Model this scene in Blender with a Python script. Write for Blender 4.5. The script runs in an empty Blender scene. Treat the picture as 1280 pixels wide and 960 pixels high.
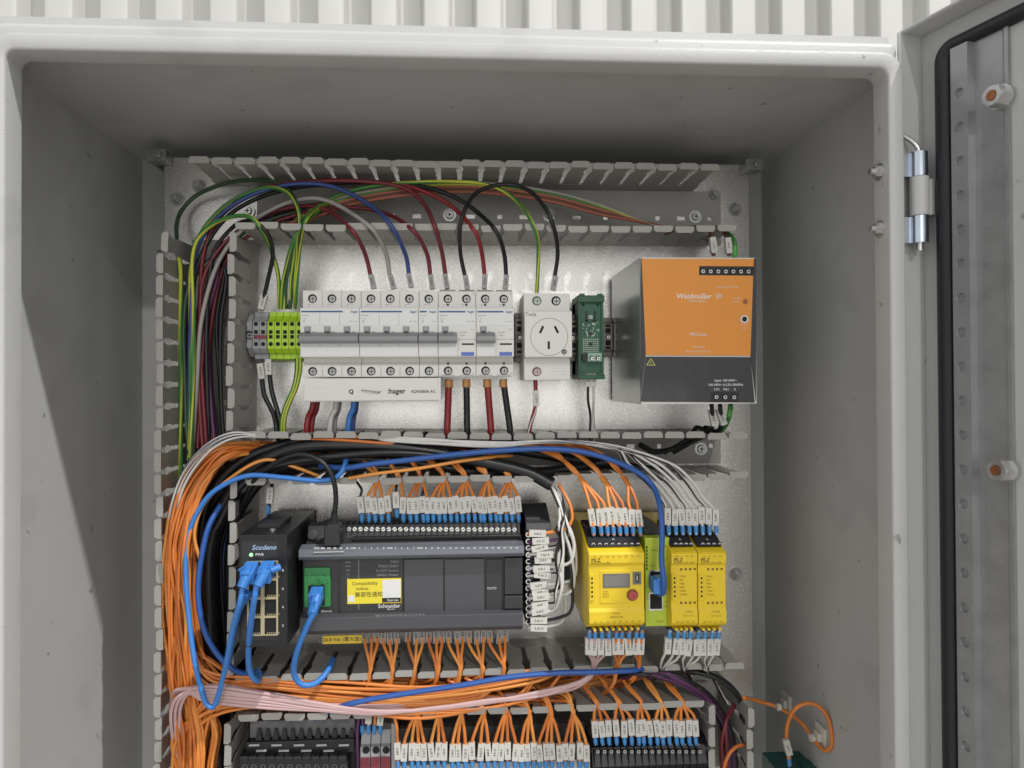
import bpy, bmesh, math, random
from mathutils import Vector, Matrix
random.seed(7)
S = 0.001                                   # model units are millimetres
C = bpy.context.scene.collection
scene = bpy.context.scene

# ------------------------------------------------------------------ camera
YAW, PIT, ROL = math.radians(3.3218), math.radians(0.6019), math.radians(-0.2752)
CAMY, PPX, PPY, F = -712.84, 626.49, 468.42, 900.0
_cy, _sy, _cp, _sp = math.cos(YAW), math.sin(YAW), math.cos(PIT), math.sin(PIT)
fwd = Vector((_sy*_cp, _cy*_cp, _sp))
rgt0 = Vector((_cy, -_sy, 0)); up0 = rgt0.cross(fwd)
rgt = math.cos(ROL)*rgt0 + math.sin(ROL)*up0
upv = -math.sin(ROL)*rgt0 + math.cos(ROL)*up0
cam = bpy.data.cameras.new('camera'); co = bpy.data.objects.new('camera', cam); C.objects.link(co)
M = Matrix((rgt, upv, -fwd)).transposed().to_4x4(); M.translation = Vector((0, CAMY*S, 0)); co.matrix_world = M
cam.sensor_width = 36; cam.lens = 36*F/1280
cam.shift_x = (640-PPX)/1280; cam.shift_y = (PPY-480)/1280
cam.clip_start = 0.02; cam.clip_end = 50
scene.camera = co

# ------------------------------------------------------------------ light
w = bpy.data.worlds.new('World'); scene.world = w; w.use_nodes = True
w.node_tree.nodes['Background'].inputs[0].default_value = (0.985, 0.985, 1.0, 1)
w.node_tree.nodes['Background'].inputs[1].default_value = 0.76
def lamp(name, towards, dist, size, power, col, aim=(0, -100, 0)):
    l = bpy.data.lights.new(name, 'AREA'); l.shape = 'DISK'; l.size = size; l.energy = power; l.color = col
    o = bpy.data.objects.new(name, l); C.objects.link(o)
    d = Vector(towards).normalized()
    o.location = Vector(aim)*S + d*dist
    o.rotation_euler = d.to_track_quat('Z', 'Y').to_euler()
lamp('hall_lamp', (0.13, -1, 0.55), 9.0, 0.22, 138, (1.0, 0.975, 0.94))
lamp('hall_lamp', (1.25, -1, 2.35), 9.0, 0.20, 730, (1.0, 0.985, 0.965))
dl = bpy.data.lights.new('front_fill', 'AREA'); dl.shape = 'RECTANGLE'; dl.size = 2.2; dl.size_y = 2.0; dl.energy = 13; dl.color = (1.0, .985, .96)  # added soft fill out of view, brightens fronts and the sheet's reflections
do = bpy.data.objects.new('front_fill', dl); C.objects.link(do); do.location = (-0.1, -3.8, 0.0); do.rotation_euler = (math.pi/2, 0, 0)
cam.dof.use_dof = True; cam.dof.focus_distance = .62; cam.dof.aperture_fstop = 8.0
scene.view_settings.view_transform = 'Standard'; scene.view_settings.look = 'None'
scene.view_settings.exposure = 0.0; scene.view_settings.gamma = 1.0
scene.cycles.max_bounces = 8

# ------------------------------------------------------------------ helpers
def U(px, py, y):
    """pixel of the 1280x960 photograph -> point (mm) on the plane at depth y"""
    d = fwd + rgt*((px-PPX)/F) - upv*((py-PPY)/F)
    t = (y-CAMY)/d.y
    return Vector((d.x*t, y, d.z*t))
def X(px, py, y): return U(px, py, y).x
def Z(px, py, y): return U(px, py, y).z

MATS = {}
def lin(h):
    r = [int(h[i:i+2], 16)/255 for i in (0, 2, 4)]
    return tuple(c/12.92 if c <= .04045 else ((c+.055)/1.055)**2.4 for c in r)
def mat(name, col, rough=.5, metal=0.0, bump=0.0, bscale=900, vary=0.06, vscale=60, spec=.5, emit=0, coat=0):
    if name in MATS: return MATS[name]
    if isinstance(col, str): col = lin(col)
    m = bpy.data.materials.new(name); m.use_nodes = True; nt = m.node_tree
    b = nt.nodes['Principled BSDF']
    b.inputs['Roughness'].default_value = rough; b.inputs['Metallic'].default_value = metal
    b.inputs['Specular IOR Level'].default_value = spec
    if coat: b.inputs['Coat Weight'].default_value = coat
    tc = nt.nodes.new('ShaderNodeTexCoord')
    n = nt.nodes.new('ShaderNodeTexNoise'); n.inputs['Scale'].default_value = vscale; n.inputs['Detail'].default_value = 5
    nt.links.new(tc.outputs['Object'], n.inputs['Vector'])
    mp = nt.nodes.new('ShaderNodeMapRange'); mp.inputs['From Min'].default_value = .25; mp.inputs['From Max'].default_value = .75
    mp.inputs['To Min'].default_value = 1-vary; mp.inputs['To Max'].default_value = 1+vary
    nt.links.new(n.outputs['Fac'], mp.inputs['Value'])
    mx = nt.nodes.new('ShaderNodeVectorMath'); mx.operation = 'SCALE'; mx.inputs[0].default_value = col
    nt.links.new(mp.outputs[0], mx.inputs['Scale']); nt.links.new(mx.outputs[0], b.inputs['Base Color'])
    r2 = nt.nodes.new('ShaderNodeMapRange'); r2.inputs['To Min'].default_value = max(.05, rough-.08); r2.inputs['To Max'].default_value = min(1, rough+.08)
    nt.links.new(n.outputs['Fac'], r2.inputs['Value']); nt.links.new(r2.outputs[0], b.inputs['Roughness'])
    if bump:
        n2 = nt.nodes.new('ShaderNodeTexNoise'); n2.inputs['Scale'].default_value = bscale; n2.inputs['Detail'].default_value = 2
        nt.links.new(tc.outputs['Object'], n2.inputs['Vector'])
        bp = nt.nodes.new('ShaderNodeBump'); bp.inputs['Strength'].default_value = bump; bp.inputs['Distance'].default_value = .0006
        nt.links.new(n2.outputs['Fac'], bp.inputs['Height']); nt.links.new(bp.outputs[0], b.inputs['Normal'])
    if emit:
        b.inputs['Emission Color'].default_value = (*col, 1); b.inputs['Emission Strength'].default_value = emit
    MATS[name] = m
    return m

paint = mat('powder_coat', (.475, .477, .466), .42, 0, .3, 620, .035, 9)
def add_specks(m, scale, th, dark):
    """small chips, dust and rubbed spots, in the object's own space"""
    nt = m.node_tree; b = nt.nodes['Principled BSDF']; src = b.inputs['Base Color'].links[0].from_socket
    tc = nt.nodes.new('ShaderNodeTexCoord'); n = nt.nodes.new('ShaderNodeTexNoise'); n.inputs['Scale'].default_value = scale; n.inputs['Detail'].default_value = 1.5
    nt.links.new(tc.outputs['Object'], n.inputs['Vector'])
    r = nt.nodes.new('ShaderNodeMapRange'); r.inputs['From Min'].default_value = th; r.inputs['From Max'].default_value = th+.05; r.inputs['To Min'].default_value = 1; r.inputs['To Max'].default_value = dark
    nt.links.new(n.outputs['Fac'], r.inputs['Value'])
    v = nt.nodes.new('ShaderNodeVectorMath'); v.operation = 'SCALE'; nt.links.new(src, v.inputs[0]); nt.links.new(r.outputs[0], v.inputs['Scale']); nt.links.new(v.outputs[0], b.inputs['Base Color'])
add_specks(paint, 95, .735, .55); add_specks(paint, 14, .60, .93)
paint_in = paint
plateM = mat('galvanised_sheet', (.68, .665, .63), .25, .97, .28, 1500, .10, 420)
zinc = mat('zinc', (.62, .62, .61), .3, .9, .1, 500, .12, 200)
dark_zinc = mat('dull_zinc', (.36, .36, .35), .38, .8, .1, 500, .15, 200)
chrome = mat('bright_zinc', (.60, .66, .74), .16, 1.0, 0, 1, .05, 90)
copper = mat('copper', (.42, .17, .08), .35, .9, .3, 900, .2, 400)
ductM = mat('duct_plastic', (.34, .33, .305), .46, 0, .08, 900, .05, 40)
steel_dark = mat('steel_brushed', (.34, .35, .35), .40, .6, .15, 300, .10, 60)
rubber = mat('rubber', (.012, .012, .016), .45, 0, .2, 600, .2, 80)
white_pl = mat('white_plastic', (.74, .73, .69), .38, 0, .06, 900, .02, 30)
white_pl2 = mat('cool_white_plastic', (.74, .75, .735), .3, 0, .04, 900, .02, 30)
grey_pl = mat('grey_lever', (.25, .255, .26), .4, 0, .05, 900, .05, 60)
black_pl = mat('black_plastic', (.016, .016, .018), .42, 0, .15, 900, .15, 60)
black_gl = mat('black_gloss', (.012, .012, .013), .25, 0, 0, 1, .1, 60)
hole = mat('dark_hole', (.008, .008, .008), .8)
ink = mat('black_ink', (.02, .02, .02), .6)
grey_ink = mat('grey_ink', (.18, .18, .18), .6)
blue_ink = mat('blue_ink', (.035, .12, .27), .5)
white_ink = mat('white_ink', (.72, .72, .70), .6)
marker = mat('marker_sleeve', (.60, .59, .55), .42, 0, .1, 500, .05, 150)
ferrule_blue = mat('blue_ferrule', (.06, .25, .55), .35, 0, 0, 1, .06, 200)
metal_pin = mat('tinned_pin', (.7, .7, .68), .25, .95)

class MB:
    """collects geometry in millimetres, builds ONE mesh"""
    def __init__(s): s.v = []; s.f = []; s.m = []; s.k = 0
    def poly(s, pts, faces, k=None):
        n = len(s.v); s.v += [Vector(p) for p in pts]
        for f in faces: s.f.append([n+i for i in f]); s.m.append(s.k if k is None else k)
        return s
    def box(s, x0, x1, y0, y1, z0, z1, k=None):
        p = [(x, y, z) for x in (x0, x1) for y in (y0, y1) for z in (z0, z1)]
        return s.poly(p, [(0, 1, 3, 2), (4, 6, 7, 5), (0, 4, 5, 1), (2, 3, 7, 6), (0, 2, 6, 4), (1, 5, 7, 3)], k)
    def prism(s, prof, axis, a, b, k=None):
        """extrude a closed 2-D profile along an axis; profile order (other two axes in xyz order)"""
        def P(q, t):
            return {'x': (t, q[0], q[1]), 'y': (q[0], t, q[1]), 'z': (q[0], q[1], t)}[axis]
        n = len(prof)
        pts = [P(q, a) for q in prof]+[P(q, b) for q in prof]
        fs = [tuple(range(n)), tuple(range(2*n-1, n-1, -1))]+[(i, (i+1) % n, n+(i+1) % n, n+i) for i in range(n)]
        return s.poly(pts, fs, k)
    def cyl(s, c, axis, r, l0, l1, n=14, r2=None, k=None, a0=0):
        """cylinder along axis between l0 and l1 (offsets from c)"""
        r2 = r if r2 is None else r2; pts = []
        for rr, l in ((r, l0), (r2, l1)):
            for i in range(n):
                a = a0+2*math.pi*i/n; u, v = rr*math.cos(a), rr*math.sin(a)
                o = {'x': (l, u, v), 'y': (u, l, v), 'z': (u, v, l)}[axis]
                pts.append((c[0]+o[0], c[1]+o[1], c[2]+o[2]))
        fs = [tuple(range(n)), tuple(range(2*n-1, n-1, -1))]+[(i, (i+1) % n, n+(i+1) % n, n+i) for i in range(n)]
        return s.poly(pts, fs, k)
    def ring(s, c, axis, r, ri, l0, l1, n=16, k=None):
        pts = []
        for rr, l in ((r, l0), (r, l1), (ri, l1), (ri, l0)):
            for i in range(n):
                a = 2*math.pi*i/n; u, v = rr*math.cos(a), rr*math.sin(a)
                o = {'x': (l, u, v), 'y': (u, l, v), 'z': (u, v, l)}[axis]
                pts.append((c[0]+o[0], c[1]+o[1], c[2]+o[2]))
        fs = []
        for j in range(4):
            for i in range(n):
                fs.append((j*n+i, j*n+(i+1) % n, ((j+1) % 4)*n+(i+1) % n, ((j+1) % 4)*n+i))
        return s.poly(pts, fs, k)
    def tube(s, pts, r, n=8, ks=None, cap=True, twist=0.0, step=4.0, r_end=None):
        pts = smooth(pts, step); m = len(pts); t = [(pts[min(i+1, m-1)]-pts[max(i-1, 0)]).normalized() for i in range(m)]
        ref = Vector((0, -1, 0))
        if abs(t[0].dot(ref)) > .9: ref = Vector((0, 0, 1))
        u = (ref-t[0]*ref.dot(t[0])).normalized(); base = len(s.v); dist = 0
        for i in range(m):
            if i:
                u = (u-t[i]*u.dot(t[i])).normalized(); dist += (pts[i]-pts[i-1]).length
            v = t[i].cross(u); rr = r if r_end is None else r+(r_end-r)*i/(m-1)
            for j in range(n):
                a = 2*math.pi*j/n+twist*dist
                s.v.append(pts[i]+u*math.cos(a)*rr+v*math.sin(a)*rr)
        for i in range(m-1):
            for j in range(n):
                a, b = base+i*n+j, base+i*n+(j+1) % n
                s.f.append([a, b, b+n, a+n]); s.m.append(s.k if ks is None else ks[j % len(ks)])
        if cap:
            s.f.append(list(range(base+n-1, base-1, -1))); s.m.append(s.k if ks is None else ks[0])
            s.f.append([base+(m-1)*n+j for j in range(n)]); s.m.append(s.k if ks is None else ks[0])
        return s
    def xf(s, fn, start=0):
        for i in range(start, len(s.v)): s.v[i] = Vector(fn(s.v[i]))
        return s
    def mesh(s, name, mats, smooth_a=None):
        me = bpy.data.meshes.new(name)
        me.from_pydata([tuple(v*S) for v in s.v], [], s.f)
        for m in (mats if isinstance(mats, (list, tuple)) else [mats]): me.materials.append(m)
        me.polygons.foreach_set('material_index', s.m)
        bm = bmesh.new(); bm.from_mesh(me); bmesh.ops.recalc_face_normals(bm, faces=bm.faces)
        if smooth_a:
            for f in bm.faces: f.smooth = True
            for e in bm.edges:
                if len(e.link_faces) == 2 and e.calc_face_angle(0) > smooth_a: e.smooth = False
        bm.to_mesh(me); bm.free(); me.update()
        return me
def smooth(pts, step):
    pts = [Vector(p) for p in pts]
    if len(pts) < 3: 
        return pts
    P = [2*pts[0]-pts[1]]+pts+[2*pts[-1]-pts[-2]]; out = []
    for i in range(1, len(P)-2):
        p0, p1, p2, p3 = P[i-1:i+3]
        n = max(2, min(14, int((p2-p1).length/step)))
        # centripetal-ish: limit tangents so short spans do not overshoot
        L = (p2-p1).length
        m1 = (p2-p0); m2 = (p3-p1)
        if m1.length > 1e-6: m1 = m1.normalized()*min(m1.length*.5, L)
        if m2.length > 1e-6: m2 = m2.normalized()*min(m2.length*.5, L)
        for k in range(n):
            t = k/n; t2 = t*t; t3 = t2*t
            out.append((2*t3-3*t2+1)*p1+(t3-2*t2+t)*m1+(-2*t3+3*t2)*p2+(t3-t2)*m2)
    out.append(pts[-1]); return out

WP = {}                                      # world position (mm) of every object
def link(name, mesh, parent=None, pos=(0, 0, 0), rot=None, bevel=0, **props):
    o = bpy.data.objects.new(name, mesh); C.objects.link(o)
    p = Vector(pos)
    if parent is not None:
        o.parent = parent; o.location = (p-WP[parent.name])*S
    else: o.location = p*S
    if rot is not None: o.rotation_euler = rot
    WP[o.name] = p
    for k, v in props.items(): o[k] = v
    if bevel:
        b = o.modifiers.new('bevel', 'BEVEL'); b.width = bevel*S; b.segments = 2; b.limit_method = 'ANGLE'; b.angle_limit = math.radians(40)
        b.harden_normals = False
    return o
def thing(name, label, cat, pos=(0, 0, 0), group=None):
    o = link(name, None, None, pos); o.empty_display_size = .01
    o['label'] = label; o['category'] = cat
    if group: o['group'] = group
    return o
def tag(o, label, cat, group=None):
    o['label'] = label; o['category'] = cat
    if group: o['group'] = group
    return o
def part(name, mb, mats, parent, bevel=0, sm=None, **props):
    """a part whose geometry is given in world millimetres"""
    me = mb.mesh(name, mats, sm)
    return link(name, me, parent, (0, 0, 0), None, bevel, **props)
_tc = {}
def text_mesh(s, size, m, res=2, shear=0, bold=0):
    key = (s, size, m.name, shear, bold)
    if key in _tc: return _tc[key]
    cu = bpy.data.curves.new('lettering', 'FONT'); cu.body = s; cu.size = size*S*1.4; cu.align_x = 'CENTER'; cu.align_y = 'CENTER'
    cu.resolution_u = res; cu.shear = shear; cu.offset = bold*S
    ob = bpy.data.objects.new('lettering_tmp', cu); C.objects.link(ob)
    bpy.context.view_layer.update()
    dg = bpy.context.evaluated_depsgraph_get()
    me = bpy.data.meshes.new_from_object(ob.evaluated_get(dg))
    bpy.data.objects.remove(ob); bpy.data.curves.remove(cu)
    me.materials.clear(); me.materials.append(m); me.name = 'lettering'
    _tc[key] = me; return me
def lettering(s, size, m, parent, pos, rotz=0, rx=math.pi/2, align='C', shear=0, bold=0, name='lettering'):
    """text facing the viewer (-y), centred at pos (mm); size is cap height in mm"""
    me = text_mesh(s, size, m, shear=shear, bold=bold)
    p = Vector(pos)
    if align != 'C' and len(me.vertices):
        xs = [v.co.x for v in me.vertices]
        p = p+Vector((-min(xs)/S if align == 'L' else -max(xs)/S, 0, 0))
    return link(name, me, parent, p, (rx, rotz, 0) if not rotz else Matrix.Rotation(rotz, 3, 'Y').to_4x4().to_3x3().__matmul__(Matrix.Rotation(rx, 3, 'X')).to_euler())
ORD = ['first', 'second', 'third', 'fourth', 'fifth', 'sixth', 'seventh', 'eighth', 'ninth', 'tenth', 'eleventh', 'twelfth',
       'thirteenth', 'fourteenth', 'fifteenth', 'sixteenth', 'seventeenth', 'eighteenth', 'nineteenth', 'twentieth']
ORD += ['twenty-'+o for o in ORD[:9]]+['thirtieth']+['thirty-'+o for o in ORD[:9]]

# ------------------------------------------------------------------ backdrop: ribbed cladding wall
mb = MB(); pr = []
x = -1600; pitch = 90.0
while x < 1700:
    for dx, dy in ((0, 0), (3, .6), (5, 3), (10, 34), (13, 37.5), (16, 38), (48, 38), (52, 37.5), (55, 34), (60, 3), (62, .6), (65, 0)):
        pr.append((x+dx, 560-dy))
    x += pitch
front = [(a, b) for a, b in pr]
n = len(front)
mb.poly([(a, b, -1320) for a, b in front]+[(a, b, 1500) for a, b in front], [(i, i+1, n+i+1, n+i) for i in range(n-1)])
mb.box(front[0][0], front[-1][0], 561, 566, -1320, 1500)
clad = mat('cladding_paint', (.56, .56, .535), .4, 0, .05, 200, .03, 3)
o = part('corrugated_wall', mb, clad, None, sm=.5)
tag(o, 'off-white ribbed metal cladding wall standing behind the grey enclosure', 'wall')

m = MB(); m.poly([(-9000, -9000, -1320), (9000, -9000, -1320), (9000, 3000, -1320), (-9000, 3000, -1320)], [(0, 1, 2, 3)])
o = part('ground', m, mat('concrete', (.40, .385, .36), .8, 0, .3, 60, .12, 2), None); o['kind'] = 'structure'
# ------------------------------------------------------------------ enclosure
enc = thing('electrical_enclosure', 'light grey powder coated steel cabinet with its door swung open', 'cabinet', (0, 0, -1316))
XL, XR, ZT, ZB = -301.2, 306.8, 223.5, -1270.0
WL, WR, WT, BACK = -329.0, 331.0, 234.0, 56.0
mb = MB()
t = 2
mb.box(WL-t, WL, -200, BACK, ZB-20, WT); mb.box(WR, WR+t, -200, BACK, ZB-20, WT)
mb.box(WL-t, WR+t, -200, BACK, WT, WT+t); mb.box(WL-t, WR+t, -200, BACK, ZB-20-t, ZB-20)
mb.box(WL-t, WR+t, BACK, BACK+t, ZB-20-t, WT+t)
part('body', mb, paint, enc)
# front rim swept round a rounded rectangle: profile (outward offset from the opening, depth y)
prof = [(0, -199), (0, -216.2), (.35, -217.5), (1.4, -218.2), (9.8, -218.2), (10.7, -217.8), (11.1, -216.8), (11.2, -210.5), (12.2, -209.2), (14, -208.8),
        (19, -208.8), (21.6, -208), (22.8, -206), (23.0, -200), (31, -199.5)]
def round_rect(x0, x1, z0, z1, r, nseg=7):
    out = []
    for cx, cz, a0 in ((x1-r, z1-r, 0), (x0+r, z1-r, 90), (x0+r, z0+r, 180), (x1-r, z0+r, 270)):
        for i in range(nseg+1):
            a = math.radians(a0+90*i/nseg); out.append((cx+r*math.cos(a), cz+r*math.sin(a)))
    return out
mb = MB(); loops = [[(min(x, XR+11.3), y, z) for x, z in round_rect(XL-o_, XR+o_, ZB-o_, ZT+o_, 7+o_*(.8 if o_ < 12 else .4))] for o_, y in prof]
n = len(loops[0]); pts = [p for l in loops for p in l]
mb.poly(pts, [(j*n+i, j*n+(i+1) % n, (j+1)*n+(i+1) % n, (j+1)*n+i) for j in range(len(loops)-1) for i in range(n)])
part('front_rim', mb, paint, enc, sm=.9)
# mounting plate on stand-offs
PL, PR, PT = X(205, 300, 0), X(937, 300, 0), Z(570, 201, 0)
mb = MB(); mb.box(PL, PR, 0, 2.5, -800, PT)
mp_ = part('mounting_plate', mb, plateM, enc, bevel=.6)
def hexnut(c, axis, r=6.5, h=5, stud=9, sr=3.4, sgn=-1):
    m = MB(); m.cyl(c, axis, r*1.45, 0, sgn*1.2, 20); m.cyl(c, axis, r, sgn*1.2, sgn*(1.2+h), 6); m.cyl(c, axis, sr, sgn*1.2, sgn*stud, 12)
    m.cyl(c, axis, r*.8, sgn*(1.2+h), sgn*(1.6+h), 16); return m
for px, py in ((222, 249), (250, 233), (918, 262), (891, 245), (919, 717)):
    c = U(px, py, 0); m = hexnut(c, 'y', 4.7, 4.5, 11, 3.2)
    part('plate_bolt', m, dark_zinc, mp_, sm=.6)
for px, py in ((203, 201), (936, 212)):      # corner clamps that hold the plate on the back wall
    c = U(px, py, -1); m = MB(); m.box(c.x-9, c.x+9, -16, -1, c.z-4.5, c.z+6.5); m.cyl(c+Vector((2, -16, 1)), 'y', 3.6, 0, -3, 12)
    m.box(c.x-9, c.x-6, -1, BACK, c.z-4.5, c.z+6.5)
    part('plate_clamp', m, dark_zinc, mp_, bevel=.5)
# two hinge nuts on the return of the right rim
for px, py in ((1099, 215), (1099, 286)):
    c = Vector((XR, -206.5, Z(1099, py, -206)))
    m = hexnut(c, 'x', 4.3, 3.6, 8, 2.5); part('hinge_nut', m, zinc, enc, sm=.6)
# hinge
hx, hy = X(1149, 245, -214), -214.0
hin = MB(); zz = [Z(1150, q, -214) for q in (191, 222, 270, 304)]
hin.cyl((hx, hy, 0), 'z', 2.4, zz[3]-5.5, zz[0]-1, 12)
hg = part('hinge', hin, zinc, enc, sm=.6)
for a_, b_ in ((zz[1]+.4, zz[0]), (zz[3], zz[2]-.4)):
    m = MB(); m.cyl((hx, hy, 0), 'z', 5.9, a_, b_, 24); m.box(XR+11.4, hx, hy+.5, hy+5.5, a_+.3, b_-.3); part('hinge_knuckle', m, chrome, hg, sm=.6)
m = MB(); m.tube([(hx, hy, zz[0]-2), (hx-.5, hy, zz[0]+3), (hx-4, hy+2, zz[0]+9), (hx-10, hy+6, zz[0]+15)], 1.7, 8); part('hinge_pin', m, zinc, hg, sm=.8)
m = MB(); m.cyl((hx, hy, 0), 'z', 6.4, zz[2], zz[1], 24); m.box(hx, hx+11, hy-1, hy+9, zz[2]+1, zz[1]-1)
part('hinge_barrel', m, paint, hg, sm=.6)

# door, swung about 106 degrees open: local (s along the door, h along its inner normal, z)
A = math.radians(15.5); dd = Vector((math.sin(A), -math.cos(A), 0)); dn = Vector((-math.cos(A), -math.sin(A), 0)); H0 = Vector((342.1, -200, 0))
def D(p): return H0+dd*p[0]+dn*p[1]+Vector((0, 0, p[2]))
dT = Z(1152, 47, -201.6); W_ = 600
mb = MB()
mb.box(1.7, W_, -1.6, 0, -900, dT)
prof = [(1.7, -1.6), (1.7, 20.0), (.4, 21.8), (-.6, 21.4), (-.9, 19.9), (-.9, -1.6)]
mb.prism(prof, 'z', -900, dT+1.2)
mb.prism([(-1.6, dT), (18.6, dT), (20.2, dT+.8), (20.2, dT+1.8), (18.6, dT+2.4), (-1.6, dT+2.4)], 'x', -.9, W_)
mb.xf(D); door = part('door', mb, paint, enc, bevel=.4)
m = MB(); g0, g1, r = 15.0, 28.4, 14
outer = [(g0, -1200)]+[(g0+r-r*math.cos(a), dT-13-r+r*math.sin(a)) for a in [math.pi/2*i/8 for i in range(9)]]+[(W_-20, dT-13)]
inner = [(g1, -1200)]+[(g1+4-4*math.cos(a), dT-23-4+4*math.sin(a)) for a in [math.pi/2*i/8 for i in range(9)]]+[(W_-20, dT-23)]
n = len(outer)
for lo, hi, h in ((0, 1, 6.5),):
    pts = []
    for t_, h_ in ((0, .02), (.05, 4.5), (.22, 6.8), (.5, 7.6), (.78, 6.8), (.95, 4.5), (1, .02)):
        pts += [(a[0]+(b[0]-a[0])*t_, h_, a[1]+(b[1]-a[1])*t_) for a, b in zip(outer, inner)]
    m.poly(pts, [(j*n+i, j*n+i+1, (j+1)*n+i+1, (j+1)*n+i) for j in range(6) for i in range(n-1)])
m.xf(D); part('door_gasket', m, rubber, door, sm=1.2)
# perforated stiffening rail along the hinge side
m = MB(); r0, r1, r2 = 30.6, 42.6, 67.6; rT = dT-22.5; hp = 23.6; hz0 = Z(1208, 118, -235)
zz_ = rT; hh = 7.5
holes = [hz0-hp*i for i in range(40)]
edges = [rT]+[(holes[i]+holes[i+1])/2 for i in range(39)]
for i in range(39):
    a, b = edges[i], edges[i+1]; cx, cz = (r0+r1)/2, holes[i]; N = 16; R = 3.5
    sq = []; 
    for j in range(N):
        an = 2*math.pi*j/N; u, v = math.cos(an), math.sin(an); k = 1/max(abs(u), abs(v))
        sq.append((cx+u*k*(r1-r0)/2, hh, cz+(v*k*((a-cz) if v > 0 else (cz-b)))))
    ci = [(cx+R*math.cos(2*math.pi*j/N), hh, cz+R*math.sin(2*math.pi*j/N)) for j in range(N)]
    cb = [(cx+(p[0]-cx)*.8, hh-2.2, cz+(p[2]-cz)*.8) for p in ci]
    m.poly(sq+ci+cb, [(j, (j+1) % N, N+(j+1) % N, N+j) for j in range(N)]+[(N+j, N+(j+1) % N, 2*N+(j+1) % N, 2*N+j) for j in range(N)])
    m.poly([(p[0], p[1]-.01, p[2]) for p in cb], [tuple(range(N))])
zb_ = edges[-1]
m.box(r0, r0+1.2, 0, hh-.02, zb_, rT); m.prism([(r1-1, .3), (r1-1, hh-.02), (r1+.6, hh), (r1+1.4, 1.8), (r2, 1.8), (r2, .3)], 'z', zb_, rT)
m.prism([(r2-4, 1.8), (r2-2.5, 2.6), (r2, 2.6), (r2, 1.8)], 'z', zb_, rT)
for i in range(4, 39): m.cyl((r1+9, 1.8, holes[i]), 'y', 2.2, 0, .5, 10)
m.xf(D); part('stiffening_rail', m, steel_dark, door, bevel=0)
for px, py in ((1250, 122), (1255, 587)):
    s_ = 63.0; zc = Z(px, py, H0.y+dd.y*s_)
    m = MB(); m.cyl((s_, 1.9, zc), 'y', 8.2, 0, 1.6, 20); m.cyl((s_, 1.9, zc), 'y', 7.2, 1.6, 8.5, 6); m.ring((s_, 1.9, zc), 'y', 6.4, 3.6, 8.5, 10, 18)
    k0 = len(m.f); m.k = 1; m.cyl((s_, 1.9, zc), 'y', 3.3, 2, 10.6, 14)
    m.xf(D); part('stud_nut', m, [zinc, copper], door, sm=.6)

# ------------------------------------------------------------------ wiring ducts
PIT_ = 19.5; DH = 80.0
def finger_mesh(tw=17.2):
    m = MB()
    o2 = [(-8.0, -20), (-7.4, -52), (-5.6, -62), (-7.0, -67), (-7.6, -76), (7.6, -76), (7.0, -67), (5.6, -62), (7.4, -52), (8.0, -20)]
    m.prism([(a, b) for a, b in o2], 'z', -.8, .8)
    h = tw/2                                     # folded lip at the tip
    for a, b in ((-76, -80),):
        pts = []
        for y, dz in ((a, 1.8), (b, 2.9)):
            pts += [(-h, y, -dz+.3), (-h+.5, y, -dz), (h-.5, y, -dz), (h, y, -dz+.3), (h, y, dz-2.2), (h-1.9, y, dz), (-h+1.9, y, dz), (-h, y, dz-2.2)]
        m.poly(pts, [tuple(range(8)), tuple(range(15, 7, -1))]+[(i, (i+1) % 8, 8+(i+1) % 8, 8+i) for i in range(8)])
    m.box(-1.2, 1.2, -24, -20, .8, 1.3)
    return m.mesh('finger', ductM)
FM = finger_mesh()
def duct_wall(parent, a, b, rot, n, skip=(), odd={}):
    """fingers from a to b (world mm on the tip plane) plus the solid strip they grow from"""
    a = Vector(a); b = Vector(b); d = (b-a)/n
    m = MB(); L = (b-a).length
    mid = (a+b)/2
    m.box(-L/2, L/2, -20, 0, -.8, .8); me = m.mesh('side_strip', ductM)
    base = Matrix.Rotation(rot, 3, 'Y'); dirv = base @ Vector((1, 0, 0))
    ang = base
    q = dirv.rotation_difference((b-a).normalized() if dirv.dot(b-a) > 0 else (a-b).normalized())
    R = q.to_matrix() @ base
    link('side_strip', me, parent, (mid.x, 0, mid.z), R.to_euler())
    for i in range(n):
        if i in skip: continue
        c = a+d*(i+.5); Rr = R
        if i in odd: c = c+Vector(odd[i][0]); Rr = Matrix.Rotation(odd[i][1], 3, 'Y') @ R
        j = Matrix.Rotation(random.uniform(-.014, .014), 3, 'X')
        link('finger', FM, parent, (c.x, random.uniform(-.4, .4), c.z), (Rr @ j).to_euler())
def duct_base(parent, x0, x1, z0, z1, vertical=False):
    m = MB(); y0, y1 = -2.2, -.3
    if vertical: lo, hi = z0, z1
    else: lo, hi = x0, x1
    a0, a1 = (x0, x1) if vertical else (z0, z1)
    mid = (a0+a1)/2; hw = 2.3
    def bx(p0, p1, q0, q1):
        if vertical: m.box(q0, q1, y0, y1, p0, p1)
        else: m.box(p0, p1, y0, y1, q0, q1)
    bx(lo, hi, a0, mid-hw); bx(lo, hi, mid+hw, a1)
    p = lo; k = 0
    while p < hi:
        L = 17 if k % 2 else 22; g = 9 if k % 2 else 5
        bx(p, min(p+L, hi), mid-hw, mid+hw); p += L+g; k += 1
    part('duct_floor', m, ductM, parent)
def duct_screw(parent, px, py):
    c = U(px, py, -2.2); m = MB(); m.cyl(c, 'y', 6.4, 0, -.8, 20); m.cyl(c, 'y', 4.3, -.8, -3.0, 16, r2=3.4); m.k = 1
    m.box(c.x-2.2, c.x+2.2, -5.5, -5.15, c.z-.45, c.z+.45); m.box(c.x-.45, c.x+.45, -5.6, -5.2, c.z-2.2, c.z+2.2)
    part('duct_screw', m, [zinc, hole], parent, sm=.6)
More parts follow.
